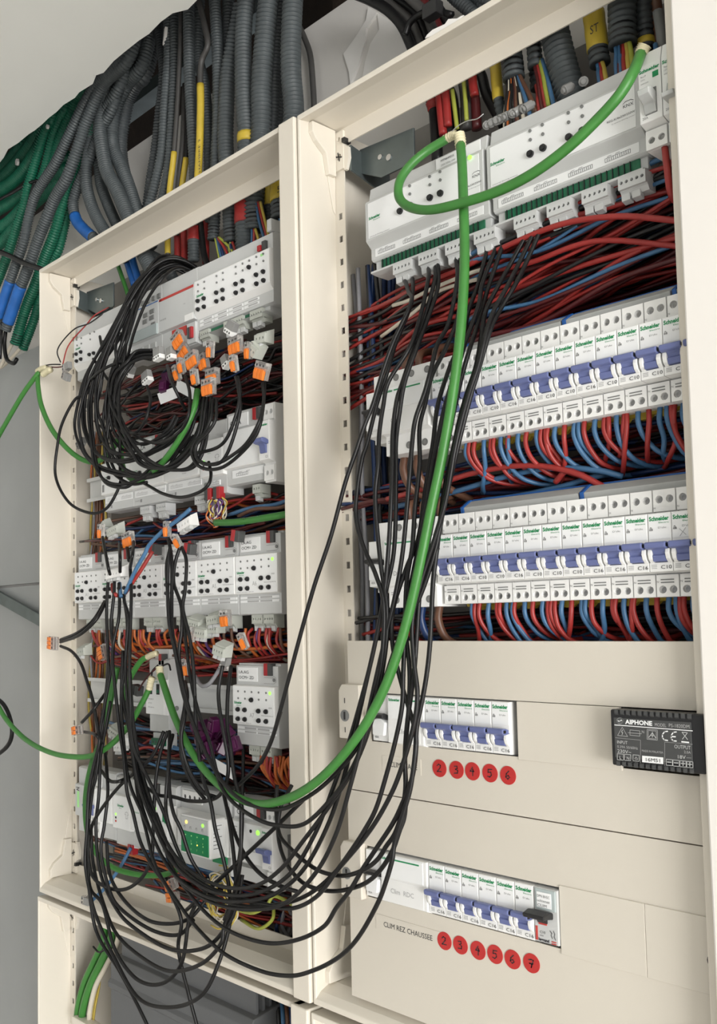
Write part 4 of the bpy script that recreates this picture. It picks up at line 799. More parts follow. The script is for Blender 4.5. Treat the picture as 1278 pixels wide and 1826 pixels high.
# ------------------------------------------------------------------ grey finned box in the lower enclosure
t = thing('finned_power_box', 'dark grey metal box with cooling fins in the lower enclosure', 'power supply', (-1.13, 0.020, -0.62))
MB().prism([(0.0, -0.20), (0.0, 0.178), (0.006, 0.186), (0.080, 0.200), (0.088, 0.200), (0.088, -0.20)], 0.0, 0.285).build('case', 'gear_grey', t, bevel=0.0010)
MB().prism([(-0.004, 0.150), (-0.004, 0.156), (0.0, 0.160), (0.0, 0.146)], 0.0, 0.285).build('case_ridge', 'gear_grey', t)
for k in range(7): MB().box(0.006, 0.279, 0.014 + k*0.010, 0.0175 + k*0.010, 0.182, 0.2120).build('cooling_fin', 'gear_grey', t)
MB().box(0.004, 0.034, -0.0006, 0.0004, 0.060, 0.085).build('rating_label', 'label_white', t)
text('!', 0.010, -0.0010, 0.066, 0.010, 'red_print', t, bold=True); MB().disc(0.277, 0.166, 0.004, -0.003, 0.001, 12).build('case_screw', 'metal', t)

# yellow insulated comb bars under the breaker rows
for x0_, x1_, zc, lb in ((-0.541, -0.312, 0.2006, 'yellow comb busbar under the upper breaker row'), (-0.541, -0.312, 0.0572, 'yellow comb busbar under the lower breaker row')):
    mb = MB(); prof = []; n_ = int((x1_ - x0_) / 0.0179)
    pts = [(x0_, zc - 0.0400), (x1_, zc - 0.0400)]
    for k in range(n_ - 1, -1, -1):
        xa = x0_ + k*0.0179; pts += [(xa + 0.0160, zc - 0.0455), (xa + 0.0090, zc - 0.0455), (xa + 0.0085, zc - 0.0425), (xa + 0.0010, zc - 0.0425)]
    tag(mb.prism_y(pts, 0.026, 0.030).build('comb_busbar', 'tape_yellow'), lb, 'busbar')
# ------------------------------------------------------------------ conduits and supply cables
WIDE = {'grey conduits above the looped-cable enclosure': 1.18, 'grey conduits bending over the enclosure corner': 1.32, 'grey conduits running down beside the enclosure': 1.30, 'green conduits from the ceiling slot': 1.30, 'green conduits sweeping sideways': 1.45, 'green conduits ending beside the enclosure': 1.30}
COND = []
def resample(pts, step):
    out = [pts[0]]; acc = 0.0
    for a, b in zip(pts, pts[1:]):
        L = (b - a).length
        if L < 1e-9: continue
        d = step - acc
        while d <= L: out.append(a + (b - a) * (d / L)); d += step
        acc = (acc + L) % step
    return out
def conduit(px, r, m, label, group, pitch=0.0042, k=11, name='ribbed_conduit', cat='conduit', tapes=(), open_end=False, world=False, up=False):
    """corrugated tube: four rings to a rib; tapes = (first, last fraction, material)"""
    if group in WIDE: r *= WIDE[group]
    wp = [Vector(q) if world else P(*q) for q in px]
    if up: wp = [wp[0] + Vector((.035, .045, .22)), wp[0] + Vector((.012, .012, .07))] + wp
    path = resample(spline(wp, 10), pitch / 4)
    n = len(path); prof = (1.0, 1.0, 0.82, 0.82)
    rad = [r * prof[i % 4] for i in range(n)]
    o = obj(name, tube_mesh(name, path, r, k, cap=not open_end, rad=rad), m)
    tag(o, label, cat, group); COND.append(o)
    if open_end:                                             # dark bore at the cut lower end
        e = path[-1]; d = (path[-1] - path[-3]).normalized()
        obj('bore', tube_mesh('bore', [e - d*0.02, e - d*0.004], r*0.84, k), 'black_plastic', o)
        obj('cut_rim', tube_mesh('cut_rim', [e - d*0.003, e, e, e - d*0.003], r, k, cap=False, rad=[r, r, r*0.86, r*0.84]), m, o)
    for f0, f1, tm in tapes:
        seg = path[int(f0*(n-1)):max(int(f1*(n-1)), int(f0*(n-1))+3)]
        obj('tape_wrap', tube_mesh('tape_wrap', seg[::3] + [seg[-1]], r*1.045, k, cap=True, rad=[r*1.045*(1 + 0.02*math.sin(i*1.7)) for i in range(len(seg[::3]) + 1)]), tm, o)
    return o
GL = 'grey conduits above the looped-cable enclosure'
LB = 'ribbed grey conduit dropping from the ceiling slot behind the looped-cable enclosure'
def yy(pts, Y): return [(x, y, Y) for x, y in pts]
T_Y, T_R, T_B = 'tape_yellow', 'tape_red', 'tape_blue'
conduit(yy([(299,-30),(300,45),(300,113),(294,188),(289,263),(280,310),(264,375),(252,430)], .082), .0062, 'conduit_grey', LB, GL)
conduit(yy([(262,-20),(272,20),(284,70),(291,130),(284,200),(277,263),(268,320),(260,380)], .098), .0060, 'conduit_dark', LB, GL)
conduit(yy([(312,-30),(311,34),(311,113),(308,188),(301,290),(290,350),(284,400)], .084), .0058, 'conduit_grey', LB, GL)
conduit(yy([(336,-30),(337,94),(339,150),(343,225),(347,300),(347,345),(345,399),(345,467)], .078), .0069, 'conduit_grey', 'ribbed grey conduit wrapped in red tape below the enclosure top', GL, tapes=((.83, .93, T_R),))
conduit(yy([(356,-20),(353,94),(364,150),(371,225),(373,300),(372,400)], .098), .0066, 'conduit_grey', LB, GL)
conduit(yy([(380,-40),(387,75),(389,150),(388,225),(385,285),(383,370),(380,428)], .082), .0068, 'conduit_grey', 'ribbed grey conduit with open end spilling yellow-green and blue wires', GL, open_end=True)
conduit(yy([(408,-40),(405,75),(398,140),(391,200),(390,290)], .098), .0072, 'conduit_dark', LB, GL)
conduit(yy([(442,-40),(434.5,44),(433.4,110),(434.5,175),(439,252),(434,353),(435,449)], .070), .0094, 'conduit_grey', 'thick ribbed grey conduit taped red just above the button actuator', GL, pitch=.0048, tapes=((.79, .90, T_R), (.575, .61, T_Y)))
conduit(yy([(430,10),(421,55),(407,131),(403,197),(402,260),(410,361),(413,434)], .080), .0092, 'conduit_grey', 'thick ribbed grey conduit with a yellow tape mark under the enclosure top', GL, pitch=.0048, tapes=((.76, .83, T_Y),), open_end=True)
conduit(yy([(482,-40),(472,66),(466,153),(465,237),(454,340),(452.5,412)], .076), .0112, 'conduit_grey', 'thickest ribbed conduit with red, blue and yellow wires leaving its end', GL, pitch=.0052, open_end=True)
conduit(yy([(504,-40),(491.5,110),(488,200),(480,329),(483,416)], .096), .0080, 'conduit_dark', 'dark ribbed conduit with yellow lettered tape, behind the two thickest', GL, tapes=((.78, .90, T_Y),))
conduit(yy([(524,-40),(519,66),(519,131),(523,215),(502,326),(501,392)], .078), .0108, 'conduit_grey', 'thick ribbed conduit with yellow tape numbered 5 at its open end', GL, pitch=.0052, tapes=((.83, .93, T_Y),), open_end=True)
tape_note = lambda s_, x, y, Y, h, wd, ang=0: (lambda o: (setattr(o, 'location', P(x, y, Y)), setattr(o, 'rotation_euler', (0, math.radians(ang), 0))))(text(s_, 0, 0, 0, h, 'ink', COND[-1], name='handwriting', wd=wd))
tape_note('5', 494, 344, .0635, .008, .006); tape_note('C1', 494, 362, .0635, .007, .009)
conduit(yy([(506,-40),(500,142),(500,230)], .104), .0072, 'conduit_dark', LB, GL)
# bundle bending over the left corner
GB = 'grey conduits bending over the enclosure corner'; LBB = 'dull grey conduit bending out of the ceiling slot towards the enclosure corner'
conduit(yy([(233,94),(203,131),(184,178),(178,225),(182,263),(191,306),(209,340),(226,380),(250,440),(275,490)], .068), .0082, 'conduit_grey', LBB, GB, up=True)
conduit(yy([(255,112),(225,150),(207,190),(200,230),(201,262),(215,295),(228,329),(245,380),(270,440)], .088), .0080, 'conduit_grey', LBB, GB, up=True)
conduit(yy([(262,128),(244,150),(228,180),(219,225),(215,262),(219,300),(236,360),(260,420)], .104), .0080, 'conduit_dark', LBB, GB, up=True)
conduit(yy([(215,150),(176,212),(161,245),(157,272),(153,313),(157,346),(171,385),(195,425),(222,460)], .072), .0072, 'conduit_grey', LBB, GB, up=True)
conduit(yy([(228,150),(188,210),(176,250),(178,317),(187,351),(208,400),(235,450)], .090), .0066, 'conduit_grey', LBB, GB, up=True)
conduit(yy([(205,180),(178,235),(153,300),(136,340),(130,365),(136,392),(150,410),(168,425)], .074), .0066, 'conduit_grey', 'dull grey conduit hooking down to an end wrapped in blue tape', GB, tapes=((.84, .99, T_B),), up=True)
GD = 'grey conduits running down beside the enclosure'
conduit(yy([(221,98),(165,160),(119,250),(96.5,295),(65,344),(51.6,385),(42.6,430),(29,470),(13.5,515),(-6,575)], .040), .0066, 'conduit_grey', 'ribbed grey conduit slanting down beside the enclosure, outermost of two blue ends', GD, tapes=((.90, .99, T_B),), up=True)
conduit(yy([(230,102),(184,150),(154,216),(143,250),(121,313),(99,351),(83,389),(67,430),(51.6,474.5),(33.7,519),(10,588)], .044), .0074, 'conduit_grey', 'ribbed grey conduit slanting beside green ones with a blue taped end', GD, tapes=((.89, .985, T_B),), up=True)
GG = 'green conduits from the ceiling slot'; LG = 'ribbed green conduit running from the ceiling slot behind the grey pair'
conduit(yy([(150,158),(138,173),(120,216),(105,253),(88,305),(72,345)], .074), .0072, 'conduit_green', LG, GG, up=True)
conduit(yy([(118,190),(107,212),(94,244),(80,300),(66,335)], .066), .0062, 'conduit_green', LG, GG, up=True)
conduit(yy([(95,208),(83,229),(71,263),(55,317),(48,340),(44,362),(29,407),(17,445),(2,485),(-20,540),(-45,620)], .058), .0068, 'conduit_green', 'ribbed green conduit squeezed under the black strap beside the grey pair', GG, up=True)
LG2 = 'ribbed green conduit sweeping sideways below the torn ceiling edge'; GG2 = 'green conduits sweeping sideways'
conduit(yy([(75,230),(62,248),(37,282),(10,312),(-25,345),(-120,425),(-190,520)], .078), .0080, 'conduit_green', LG2, GG2, up=True)
conduit(yy([(45,252),(34,267),(11,293),(-20,325),(-110,410),(-180,500)], .082), .0078, 'conduit_green', LG2, GG2, up=True)
conduit(yy([(78,240),(55,285),(30,318),(0,340),(-25,358),(-110,440),(-170,540)], .070), .0076, 'conduit_green', LG2, GG2, up=True)
conduit(yy([(125,280),(75,318),(45,340),(20,360),(-20,388),(-100,470),(-150,560)], .078), .0074, 'conduit_green', LG2, GG2)
conduit(yy([(120,300),(70,338),(42,369),(18,394),(-20,424),(-90,500),(-130,590)], .074), .0074, 'conduit_green', LG2, GG2)
conduit(yy([(110,320),(58,366),(27,402),(5,430),(-20,455),(-80,530),(-110,620)], .080), .0070, 'conduit_green', LG2, GG2)
GG3 = 'green conduits ending beside the enclosure'
conduit(yy([(180,190),(146,265),(126,317),(112,362),(96.5,418),(78.6,463),(63,508),(45,553),(27,614)], .070), .0074, 'conduit_green', 'ribbed green conduit ending with a white cable, outer of a pair', GG3, open_end=True, up=True)
conduit(yy([(190,200),(156,275),(137,324),(121,376),(105.5,441),(90,470),(74,519),(60.6,569),(41,622)], .086), .0064, 'conduit_green', 'thinner green conduit ending with a white cable against the enclosure', GG3, open_end=True, up=True)
wire('white_cable', yy([(30,600),(18,620),(4,648),(-4,660)], .070), .0034, 'wire_white', 'flat white cable leaving the end of the outer green conduit', 'cable')
wire('white_cable', yy([(44,610),(31,627),(13,646),(2,655)], .084), .0034, 'wire_white', 'white cable leaving the end of the thinner green conduit', 'cable')
wire('black_strap', yy([(-130,520),(-90,455),(-40,440),(7,452),(45,470),(80,482)], .030), .0046, 'black_cable', 'black strap pulled round the grey and green conduits', 'strap')
wire('black_cable', yy([(-110,440),(-50,390),(0,356),(22,344),(48,328),(66,322)], .056), .0028, 'black_cable', 'thin black cable lying across the green conduits', 'cable')
wire('black_cable', yy([(62,325),(54,350),(48,380),(38,420),(28,455),(16,500),(5,560),(0,640)], .052), .0030, 'black_cable', 'black cable running down between the green and grey conduits', 'cable')
wire('black_cable', yy([(10,590),(8,615),(12,640),(24,648),(30,640)], .058), .0036, 'black_cable', 'black cable stub hooked below the conduit ends', 'cable')
# smooth cables with yellow sleeves
def sleeved(px, r, m, label, sleeve, group='smooth cables between the conduits', cat='cable'):
    o = wire('smooth_cable', px, r, m, label, cat, group, per=10, k=8)
    if sleeve:
        pts = spline([P(*q) for q in px], 10); n = len(pts); seg = pts[int(sleeve[0]*(n-1)):int(sleeve[1]*(n-1))+1]
        obj('yellow_sleeve', tube_mesh('yellow_sleeve', seg, r*1.25, 8), sleeve[2] if len(sleeve) > 2 else 'tape_yellow', o)
    return o
sleeved(yy([(322,-20),(322,56),(319,131),(315,206),(309.6,278),(302,345),(299,425),(299,455)], .076), .0034, 'cable_grey', 'grey smooth cable with a yellow sleeve ending inside the enclosure', (.56, .99))
sleeved(yy([(349,-20),(365,47),(370,81),(358,116),(357.5,188),(356,250),(352,330),(350,400)], .066), .0040, 'cable_grey', 'kinked grey cable with a long yellow lettered sleeve', (.50, .86))
hw = text('CHAMBRE 2', 0, 0, 0, .0042, 'ink', bpy.data.objects['smooth_cable.001'], name='handwriting', wd=.052); hw.rotation_euler = (0, -math.pi/2, 0); hw.location = P(357.5, 316, .0600)
sleeved(yy([(330,150),(326,250),(318,330),(314,420)], .090), .0042, 'cable_grey', 'dark grey-brown cable between the sleeved cables', None)
sleeved(yy([(336,200),(333,270),(326,320),(322,350)], .088), .0034, 'black_cable', 'black cable with a short torn yellow sleeve', (.40, .95))
sleeved(yy([(530,40),(542,66),(553,99),(558,153),(560,200),(560,260)], .126), .0036, 'cable_grey', 'dark grey cable arching down the bare wall beside the thick conduits', None)
sleeved(yy([(352,380),(357,400),(363,449),(372,480)], .084), .0042, 'black_cable', 'black smooth cable entering the enclosure above the slotted module', None)
for x, lb in ((328, 'red taped cable end inside the enclosure top, beside a ribbed conduit'), (316, 'thin red cable inside the enclosure top, beside the yellow sleeve'), (366, 'short red taped tube behind the black smooth cable')):
    wire('red_cable', yy([(x-2,380),(x,420),(x+1,470)], .094), .0050, 'tape_red', lb, 'cable', k=8)
conduit(yy([(235,430),(262,452),(292,470),(310,500)], .092), .0085, 'conduit_dark', 'dark ribbed conduit lying behind the arch of black cables', None)
for x, y in ((228,478),(240,486)):
    wire('blue_taped_cable', yy([(x-8,y-40),(x,y-8),(x+12,y+30)], .090), .0055, 'tape_blue', 'blue taped cable end in the corner behind the black cables', 'cable', 'blue taped cable ends in the corner', k=8)
wire('green_cable', yy([(206,462),(216,490),(228,525)], .084), .0033, 'knx_green', 'green bus cable behind the corner bracket, beside blue tape', 'cable', k=8)
# coloured cores leaving the open conduit ends
GW = 'coloured cores under the conduit ends'
for pts, c in (([(384,425),(388,445),(394,475)],'wire_yg'), ([(386,424),(396,448),(406,478)],'wire_dkblue'), ([(388,424),(402,446),(412,474)],'wire_red'), ([(390,423),(408,440),(420,460)],'wire_yg'), ([(387,424),(392,450),(400,480)],'wire_blue'),
        ([(410,432),(412,446),(414,462)],'wire_dkblue'), ([(414,432),(420,446),(426,458)],'wire_red'), ([(411,432),(409,445),(416,470)],'wire_yg'),
        ([(449,408),(449,425),(448,446)],'wire_blue'), ([(455,408),(460,425),(463,440)],'wire_yellow'), ([(453,408),(453,424),(452,440)],'wire_red'),
        ([(456,360),(462,395),(472,430)],'wire_blue'), ([(460,360),(468,395),(477,428)],'wire_red'), ([(464,360),(472,392),(480,426)],'wire_yellow'),
        ([(499,390),(499,400),(497,415)],'wire_blue'), ([(503,390),(503,400),(504,412)],'wire_dkred_shade'), ([(508,390),(508,402),(510,420)],'wire_red')):
    wire(c, yy(pts, .072), .0018, c, '%s core hanging from an open conduit end into the enclosure' % c.split('_')[1].replace('yg', 'yellow-green').replace('dk', 'dark '), 'wire', GW, per=6, k=6)
# conduits over the breaker enclosure
GR = 'conduits above the long actuators'
def big(px, r, label, tapes=(), open_end=True, m='conduit_grey', pitch=.0056, Y=.074): return conduit(yy(px, Y), r, m, label, GR, pitch=pitch, k=14, tapes=tapes, open_end=open_end)
big([(900,20),(908,80),(913,112),(916,142)], .0104, 'wide ribbed conduit spilling brown and black wires behind the long actuator')
big([(946,10),(950,60),(953,100),(954,121)], .0070, 'narrow ribbed conduit end with yellow-green and blue wires')
big([(950,80),(955,130),(958,160)], .0064, 'short dark conduit end tucked behind the narrow one', m='conduit_dark', Y=.092)
big([(960,-30),(985,45),(1001,110),(1022,185)], .0130, 'widest ribbed conduit slanting behind the long actuator', open_end=False)
big([(1050,-40),(1057,17),(1066,90),(1070,116)], .0088, 'ribbed conduit with broad yellow lettered tape', tapes=((.42, .86, 'tape_yellow'),)); tape_note('ST', 1052, 62, .0630, .008, .008)
big([(1106,-60),(1108,0),(1110,82)], .0118, 'wide ribbed conduit with blue, red and yellow wires, beside the grey toggles')
big([(1142,-60),(1147,0),(1152,88)], .0070, 'dark ribbed conduit with a yellow end behind the green cable', tapes=((.90, .995, 'tape_yellow'),), m='conduit_dark', Y=.088)
big([(877,90),(883,119),(888,174),(897,215)], .0052, 'thin ribbed conduit with yellow taped length, above the actuator gap', tapes=((.18, .72, 'tape_yellow'),), open_end=False, Y=.080)
wire('brown_cable', yy([(1160,-40),(1168,0),(1178,95)], .094), .0052, 'wire_brown', 'brown cable behind the grey toggle breakers', 'cable', k=8)
wire('brown_cable', yy([(1190,-40),(1198,0),(1204,95)], .096), .0060, 'wire_dkred_shade', 'dark red-brown cable next to the board edge', 'cable', k=8)
wire('black_cable', yy([(1172,20),(1178,60),(1182,100)], .080), .0042, 'mid_grey', 'grey cable end behind the grey toggle breakers', 'cable', k=8)
GC = 'supply cables strapped over the breaker enclosure'; LC = 'dark supply cable curving under the black strap into the breaker enclosure'
for k_, (pts, r, c, tp) in enumerate((
        ([(625,-14),(660,0),(692,19),(717,47),(737,90),(757,140),(769,180),(775,205),(780,290)], .0058, 'black_cable', (.80, .88)),
        ([(655,-14),(682,0),(710,19),(734,42),(750,80),(775,130),(793,164),(800,250)], .0050, 'cable_grey', None),
        ([(690,-14),(710,0),(738,21),(753,47),(765,85),(790,140),(807,175),(812,240)], .0050, 'black_cable', None),
        ([(720,-14),(734,0),(760,26),(772,54),(800,110),(826,150),(832,230)], .0052, 'cable_grey', None),
        ([(740,-14),(752,0),(772,30),(785,58),(815,110),(841,150),(850,230)], .0054, 'wire_dkred_shade', None),
        ([(760,-14),(772,0),(795,35),(808,60),(835,105),(857,132),(868,170),(898,225)], .0052, 'black_cable', None))):
    o = wire('supply_cable', yy(pts, .080 + .008*(k_ % 3)), r, c, LC, 'cable', GC, per=10, k=8)
    if tp:
        ps = spline([P(x, y, .080 + .008*(k_ % 3)) for x, y in pts], 10); n = len(ps)
        obj('red_tape', tube_mesh('red_tape', ps[int(.76*n):int(.86*n)], r*1.15, 8), 'tape_red', o)
for pts in ([(793,150),(795,175),(799,225)], [(782,160),(786,200),(790,240)], [(842,130),(843,150),(846,170)]):
    wire('red_cable', yy(pts, .070), .0042, 'tape_red', 'red taped cable among the dark supply cables above the long actuator', 'cable', 'red cables among the supply cables', k=8)
for pts in ([(826,140),(829,170),(832,215)], [(806,160),(810,190),(815,230)]):
    o = wire('striped_cable', yy(pts, .071), .0022, 'wire_yg', 'thin yellow-green earth cable among the dark supply cables', 'cable', 'earth cables among the supply cables', k=6)
conduit(yy([(795,-20),(815,0),(842,23),(875,60)], .100), .0070, 'conduit_dark', 'dark ribbed conduit crossing behind the strapped supply cables', 'conduits behind the strapped cables')
conduit(yy([(835,-20),(852,0),(872,26),(895,60)], .108), .0070, 'conduit_dark', 'dark ribbed conduit crossing behind the strapped supply cables', 'conduits behind the strapped cables')
conduit(yy([(800,-40),(840,-10),(900,20),(935,70)], .106), .0070, 'conduit_dark', 'dark ribbed conduit crossing behind the strapped supply cables', 'conduits behind the strapped cables')
st = wire('cable_strap', yy([(722,62),(731,40),(752,24),(778,20),(806,26)], .064), .0034, 'black_cable', 'black buckled strap round the dark supply cables', 'strap', k=6)
q = P(772, 22, .058); MB().box(q.x-.008, q.x+.010, .050, .062, q.z-.007, q.z+.008).build('buckle', 'black_plastic', st, bevel=.001)
# plaster crumbs on the enclosure top
q = [P(x, y, .004) for x, y in ((764,73),(768,66),(778,57),(800,47),(806,38),(822,37),(828,33),(834,31),(826,40),(800,58),(780,68))]
tag(MB().prism_y([(p.x, p.z) for p in q], -.002, .012).build('plaster_crumb', 'wall_bare', bevel=.0006), 'white plaster crumbs lying on the breaker enclosure top edge', 'plaster')
# cores from the right-hand conduit ends down behind the long actuator
GW2 = 'cores dropping behind the long actuator'
for (x, y, x2, y2, c) in ((905,138,903,215,'wire_black'), (910,140,912,212,'wire_black'), (914,141,918,210,'wire_black'), (917,140,924,208,'wire_brown'), (920,138,930,206,'wire_black'), (912,140,905,218,'wire_orange'), (922,140,946,196,'wire_blue'), (925,139,956,188,'wire_brown'), (908,140,900,222,'wire_white'), (918,141,934,204,'wire_white'), (914,142,922,212,'wire_dkred_shade'),
        (953,120,968,184,'wire_dkred_shade'), (958,120,974,180,'wire_red'), (962,112,978,176,'wire_yg'), (966,112,988,178,'wire_blue'), (956,158,962,186,'wire_red'),
        (1064,114,1070,140,'wire_blue'), (1068,115,1076,138,'wire_red'), (1072,114,1082,136,'wire_yellow'), (1097,80,1100,130,'wire_blue'), (1103,82,1108,126,'wire_blue'), (1110,82,1114,124,'wire_red'), (1116,82,1122,118,'wire_yellow'), (1121,80,1130,114,'wire_yg'), (1107,82,1104,130,'wire_dkred_shade'), (1168,85,1170,100,'wire_blue')):
    wire(c, [(x, y-6, .074), ((x*2+x2)/3+1, (y*2+y2)/3, .070), ((x+2*x2)/3-1, (y+2*y2)/3, .066), (x2, y2+14, .062)], .0021, c, '%s core dropping from a conduit end behind the long actuators' % c.split('_')[1].replace('yg', 'yellow-green').replace('dk', 'dark '), 'wire', GW2, per=5, k=6)
# dried white paint on a few conduits
for ci, x, y, Y, rx, rz in ((13, 187, 150, .0565, .0035, .010), (0, 293, 66, .0745, .0030, .012), (23, 84, 226, .0490, .0060, .0035), (24, 30, 290, .0665, .0120, .0060)):
    pts = [(math.cos(a*math.pi/7)*rx*RND.uniform(.7, 1.15), math.sin(a*math.pi/7)*rz*RND.uniform(.7, 1.15)) for a in range(14)]
    o = MB().prism_y(pts, -.0012, .0030).build('paint_daub', 'wall_bare', COND[ci], bevel=.0006); o.location = P(x, y, Y); o.rotation_euler = (0, .5, -.3)
# ------------------------------------------------------------------ wire masses behind the devices
CN = {'wire_red': 'red', 'wire_dkred_shade': 'shade-darkened red', 'wire_blue': 'blue', 'wire_dkblue': 'dark blue', 'wire_black': 'black', 'wire_brown': 'brown', 'wire_orange': 'orange', 'wire_white': 'white', 'wire_yellow': 'yellow', 'wire_yg': 'yellow-green', 'wire_violet': 'violet', 'wire_grey': 'grey'}
def pick(pal):
    t_ = RND.random() * sum(w_ for _, w_ in pal)
    for c, w_ in pal:
        t_ -= w_
        if t_ <= 0: return c
    return pal[-1][0]
def core(pts, r, c, where, group, per=6, k=5):
    o = obj(CN[c].replace(' ', '_').replace('-', '_') + '_wire', tube_mesh('wire', spline(pts, per), r, k), c)
    return tag(o, '%s wire %s' % (CN[c], where), 'wire', group)
PR = [('wire_red', 26), ('wire_dkred_shade', 22), ('wire_blue', 14), ('wire_dkblue', 14), ('wire_black', 24)]
# fan of wires between the long actuators and the upper breaker row
for k in range(96):
    u = RND.random(); v = min(1, max(0, u + RND.uniform(-.35, .35))); Y = RND.uniform(.040, .108); c = pick(PR)
    za = .335 - u*.105; zb = .352 - v*.085 + .012
    xs = [-.715, -.66, -.60, -.53, -.46, -.39, -.325]; sag = RND.uniform(-.012, .006)
    pts = [Vector((x, max(Y + RND.uniform(-.012, .012), .058 if i < 2 else 0), za + (zb-za)*(i/6) + sag*math.sin(math.pi*i/6) + RND.uniform(-.006, .006))) for i, x in enumerate(xs)]
    if k % 9 == 0: pts = [Vector((q.x, q.y if i < 3 else .030 + RND.uniform(0, .006), q.z)) for i, q in enumerate(pts)]
    core(pts, RND.choice((.0017, .0019, .0023)), c, 'in the fan between the long actuators and the upper breaker row', 'wires above the upper breaker row')
for px, c, r in (([(650,560,.07),(700,535,.05),(760,505,.035),(820,480,.03),(900,440,.026),(1000,400,.022),(1100,386,.02),(1190,392,.02),(1240,398,.03)], 'wire_red', .0026), ([(760,520,.05),(840,490,.04),(940,470,.03),(1060,430,.028),(1220,440,.03)], 'wire_red', .0024), ([(640,600,.075),(760,560,.05),(900,520,.04),(1050,470,.036),(1220,420,.03)], 'wire_red', .0024), ([(680,600,.05),(740,555,.04),(780,520,.034),(850,498,.03)], 'wire_white', .0019), ([(700,545,.03),(730,535,.03),(770,515,.03),(830,490,.028),(860,480,.03)], 'wire_white', .0019),
                 ([(1185,262,.012),(1189,300,.006),(1196,345,.01),(1215,370,.03)], 'wire_red', .0026), ([(1203,258,.012),(1207,300,.012),(1210,350,.03)], 'wire_black', .0026)):
    core([P(*q) for q in px], r, c, 'lying in front of the fan below the long actuators', 'loose wires below the long actuators', k=7)
for k in range(40):  # extra black wires, added to darken the gaps between the others
    z0 = RND.uniform(.225, .345); z1 = RND.uniform(.262, .360)
    core([Vector((x, RND.uniform(.098, .114), z0 + (z1-z0)*i/5 + RND.uniform(-.008, .008))) for i, x in enumerate((-.70, -.63, -.55, -.47, -.39, -.32))], .0030, 'wire_black', 'added deep behind the fan to darken gaps below the long actuators', 'added black wires darkening the gaps below the long actuators')
# loops out of the bottom terminals of the two open rows
def loops(xs, zc, group, where, drop):
    for i, x in enumerate(xs):
        both = [('wire_blue', x + .0045), ('wire_red', x + .0128)]
        if i % 2 == 0: both += [('wire_blue' if i % 4 else 'wire_red', x + .0075 + .002*(i % 3))]
        if i % 3 == 1: both += [('wire_red', x + .0155)]
        for c, xx in both:
            d = drop * RND.uniform(.75, 1.15); sx = RND.choice((1, 1, -1)) * RND.uniform(.010, .028)
            core([Vector((xx, .020, zc - .036)), Vector((xx + RND.uniform(-.001, .001), .018, zc - .050)), Vector((xx + sx*.15, .021 + RND.uniform(0, .006), zc - .050 - d*.45)), Vector((xx + sx*.55, .034, zc - .050 - d*.85)), Vector((xx + sx*1.2, .056, zc - .050 - d*.95)), Vector((xx + sx*2.2, .080, zc - .050 - d*.55))], .0021, c, where, group, per=6, k=6)
loops(R2x[1:14], .2006, 'wires looping below the upper breaker row', 'looping out of the bottom terminals of the upper breaker row', .030)
loops([-.5521 + .0179*k for k in range(1, 14)], .0572, 'wires looping below the lower open row', 'looping out of the bottom terminals of the lower breaker row', .030)
for k in range(34):
    Y = RND.uniform(.050, .105); c = pick([('wire_red', 34), ('wire_dkred_shade', 26), ('wire_dkblue', 16), ('wire_black', 14), ('wire_blue', 10)]); z0 = RND.uniform(.105, .145); z1 = RND.uniform(.110, .160)
    core([Vector((x, Y + RND.uniform(-.01, .01), z0 + (z1-z0)*i/6 + RND.uniform(-.006, .006))) for i, x in enumerate((-.715, -.66, -.60, -.53, -.46, -.39, -.325))], .0020, c, 'in the bundle between the two open breaker rows', 'wires between the breaker rows')
for px, c in (([(690,890,.04),(760,870,.034),(850,842,.028),(940,830,.024),(1020,842,.024),(1080,870,.03)], 'wire_red'), ([(700,905,.05),(800,880,.04),(900,850,.034),(980,835,.03),(1060,838,.03),(1110,850,.04)], 'wire_blue'), ([(990,860,.03),(1010,840,.026),(1040,848,.03)], 'wire_red'), ([(860,892,.05),(920,885,.04),(1000,868,.036),(1060,850,.04),(1090,846,.05)], 'wire_blue')):
    core([P(*q) for q in px], .0026, c, 'curving loose above the lower breaker row', 'loose wires above the lower breaker row', k=7)
for k in range(26):
    Y = RND.uniform(.055, .105); c = pick([('wire_red', 20), ('wire_dkred_shade', 22), ('wire_dkblue', 22), ('wire_black', 26), ('wire_blue', 12)]); z0 = RND.uniform(-.025, .012); z1 = RND.uniform(-.020, .014)
    core([Vector((x, Y + RND.uniform(-.01, .01), z0 + (z1-z0)*i/6 + RND.uniform(-.006, .006))) for i, x in enumerate((-.700, -.66, -.60, -.53, -.46, -.39, -.325))], .0020, c, 'in the bundle between the lower breaker row and the cover plates', 'wires above the cover plates')
for k in range(16):                                     # upright cores beside the slotted strip
    x = -.712 + RND.random()*.050; c = pick([('wire_dkblue', 44), ('wire_black', 40), ('wire_grey', 16)]); Y = RND.uniform(.060, .105)
    core([Vector((x + RND.uniform(-.006, .006), Y, z)) for z in (.38, .30, .22, .14, .06, -.03)], .0026, c, 'running upright beside the slotted strip of the breaker enclosure', 'upright wires beside the breaker enclosure strip')
for x, c in ((-.607, 'wire_brown'), (-.590, 'wire_brown'), (-.570, 'wire_brown')):
    for zc in (.2006, .0572):
        core([Vector((x, .024, zc - .040)), Vector((x, .022, zc - .055)), Vector((x + .004, .030, zc - .072)), Vector((x + .012, .060, zc - .085))], .0038, c if zc > .1 else RND.choice(('wire_dkblue', 'wire_red', 'wire_brown')), 'thick, leaving the bottom of a wide residual current switch', 'thick wires below the wide switches', k=7)
        core([Vector((x, .030, zc + .038)), Vector((x, .030, zc + .056)), Vector((x - .004, .06, zc + .066))], .0038, 'wire_brown', 'thick, entering the top of a wide residual current switch', 'thick wires above the wide switches', k=7)
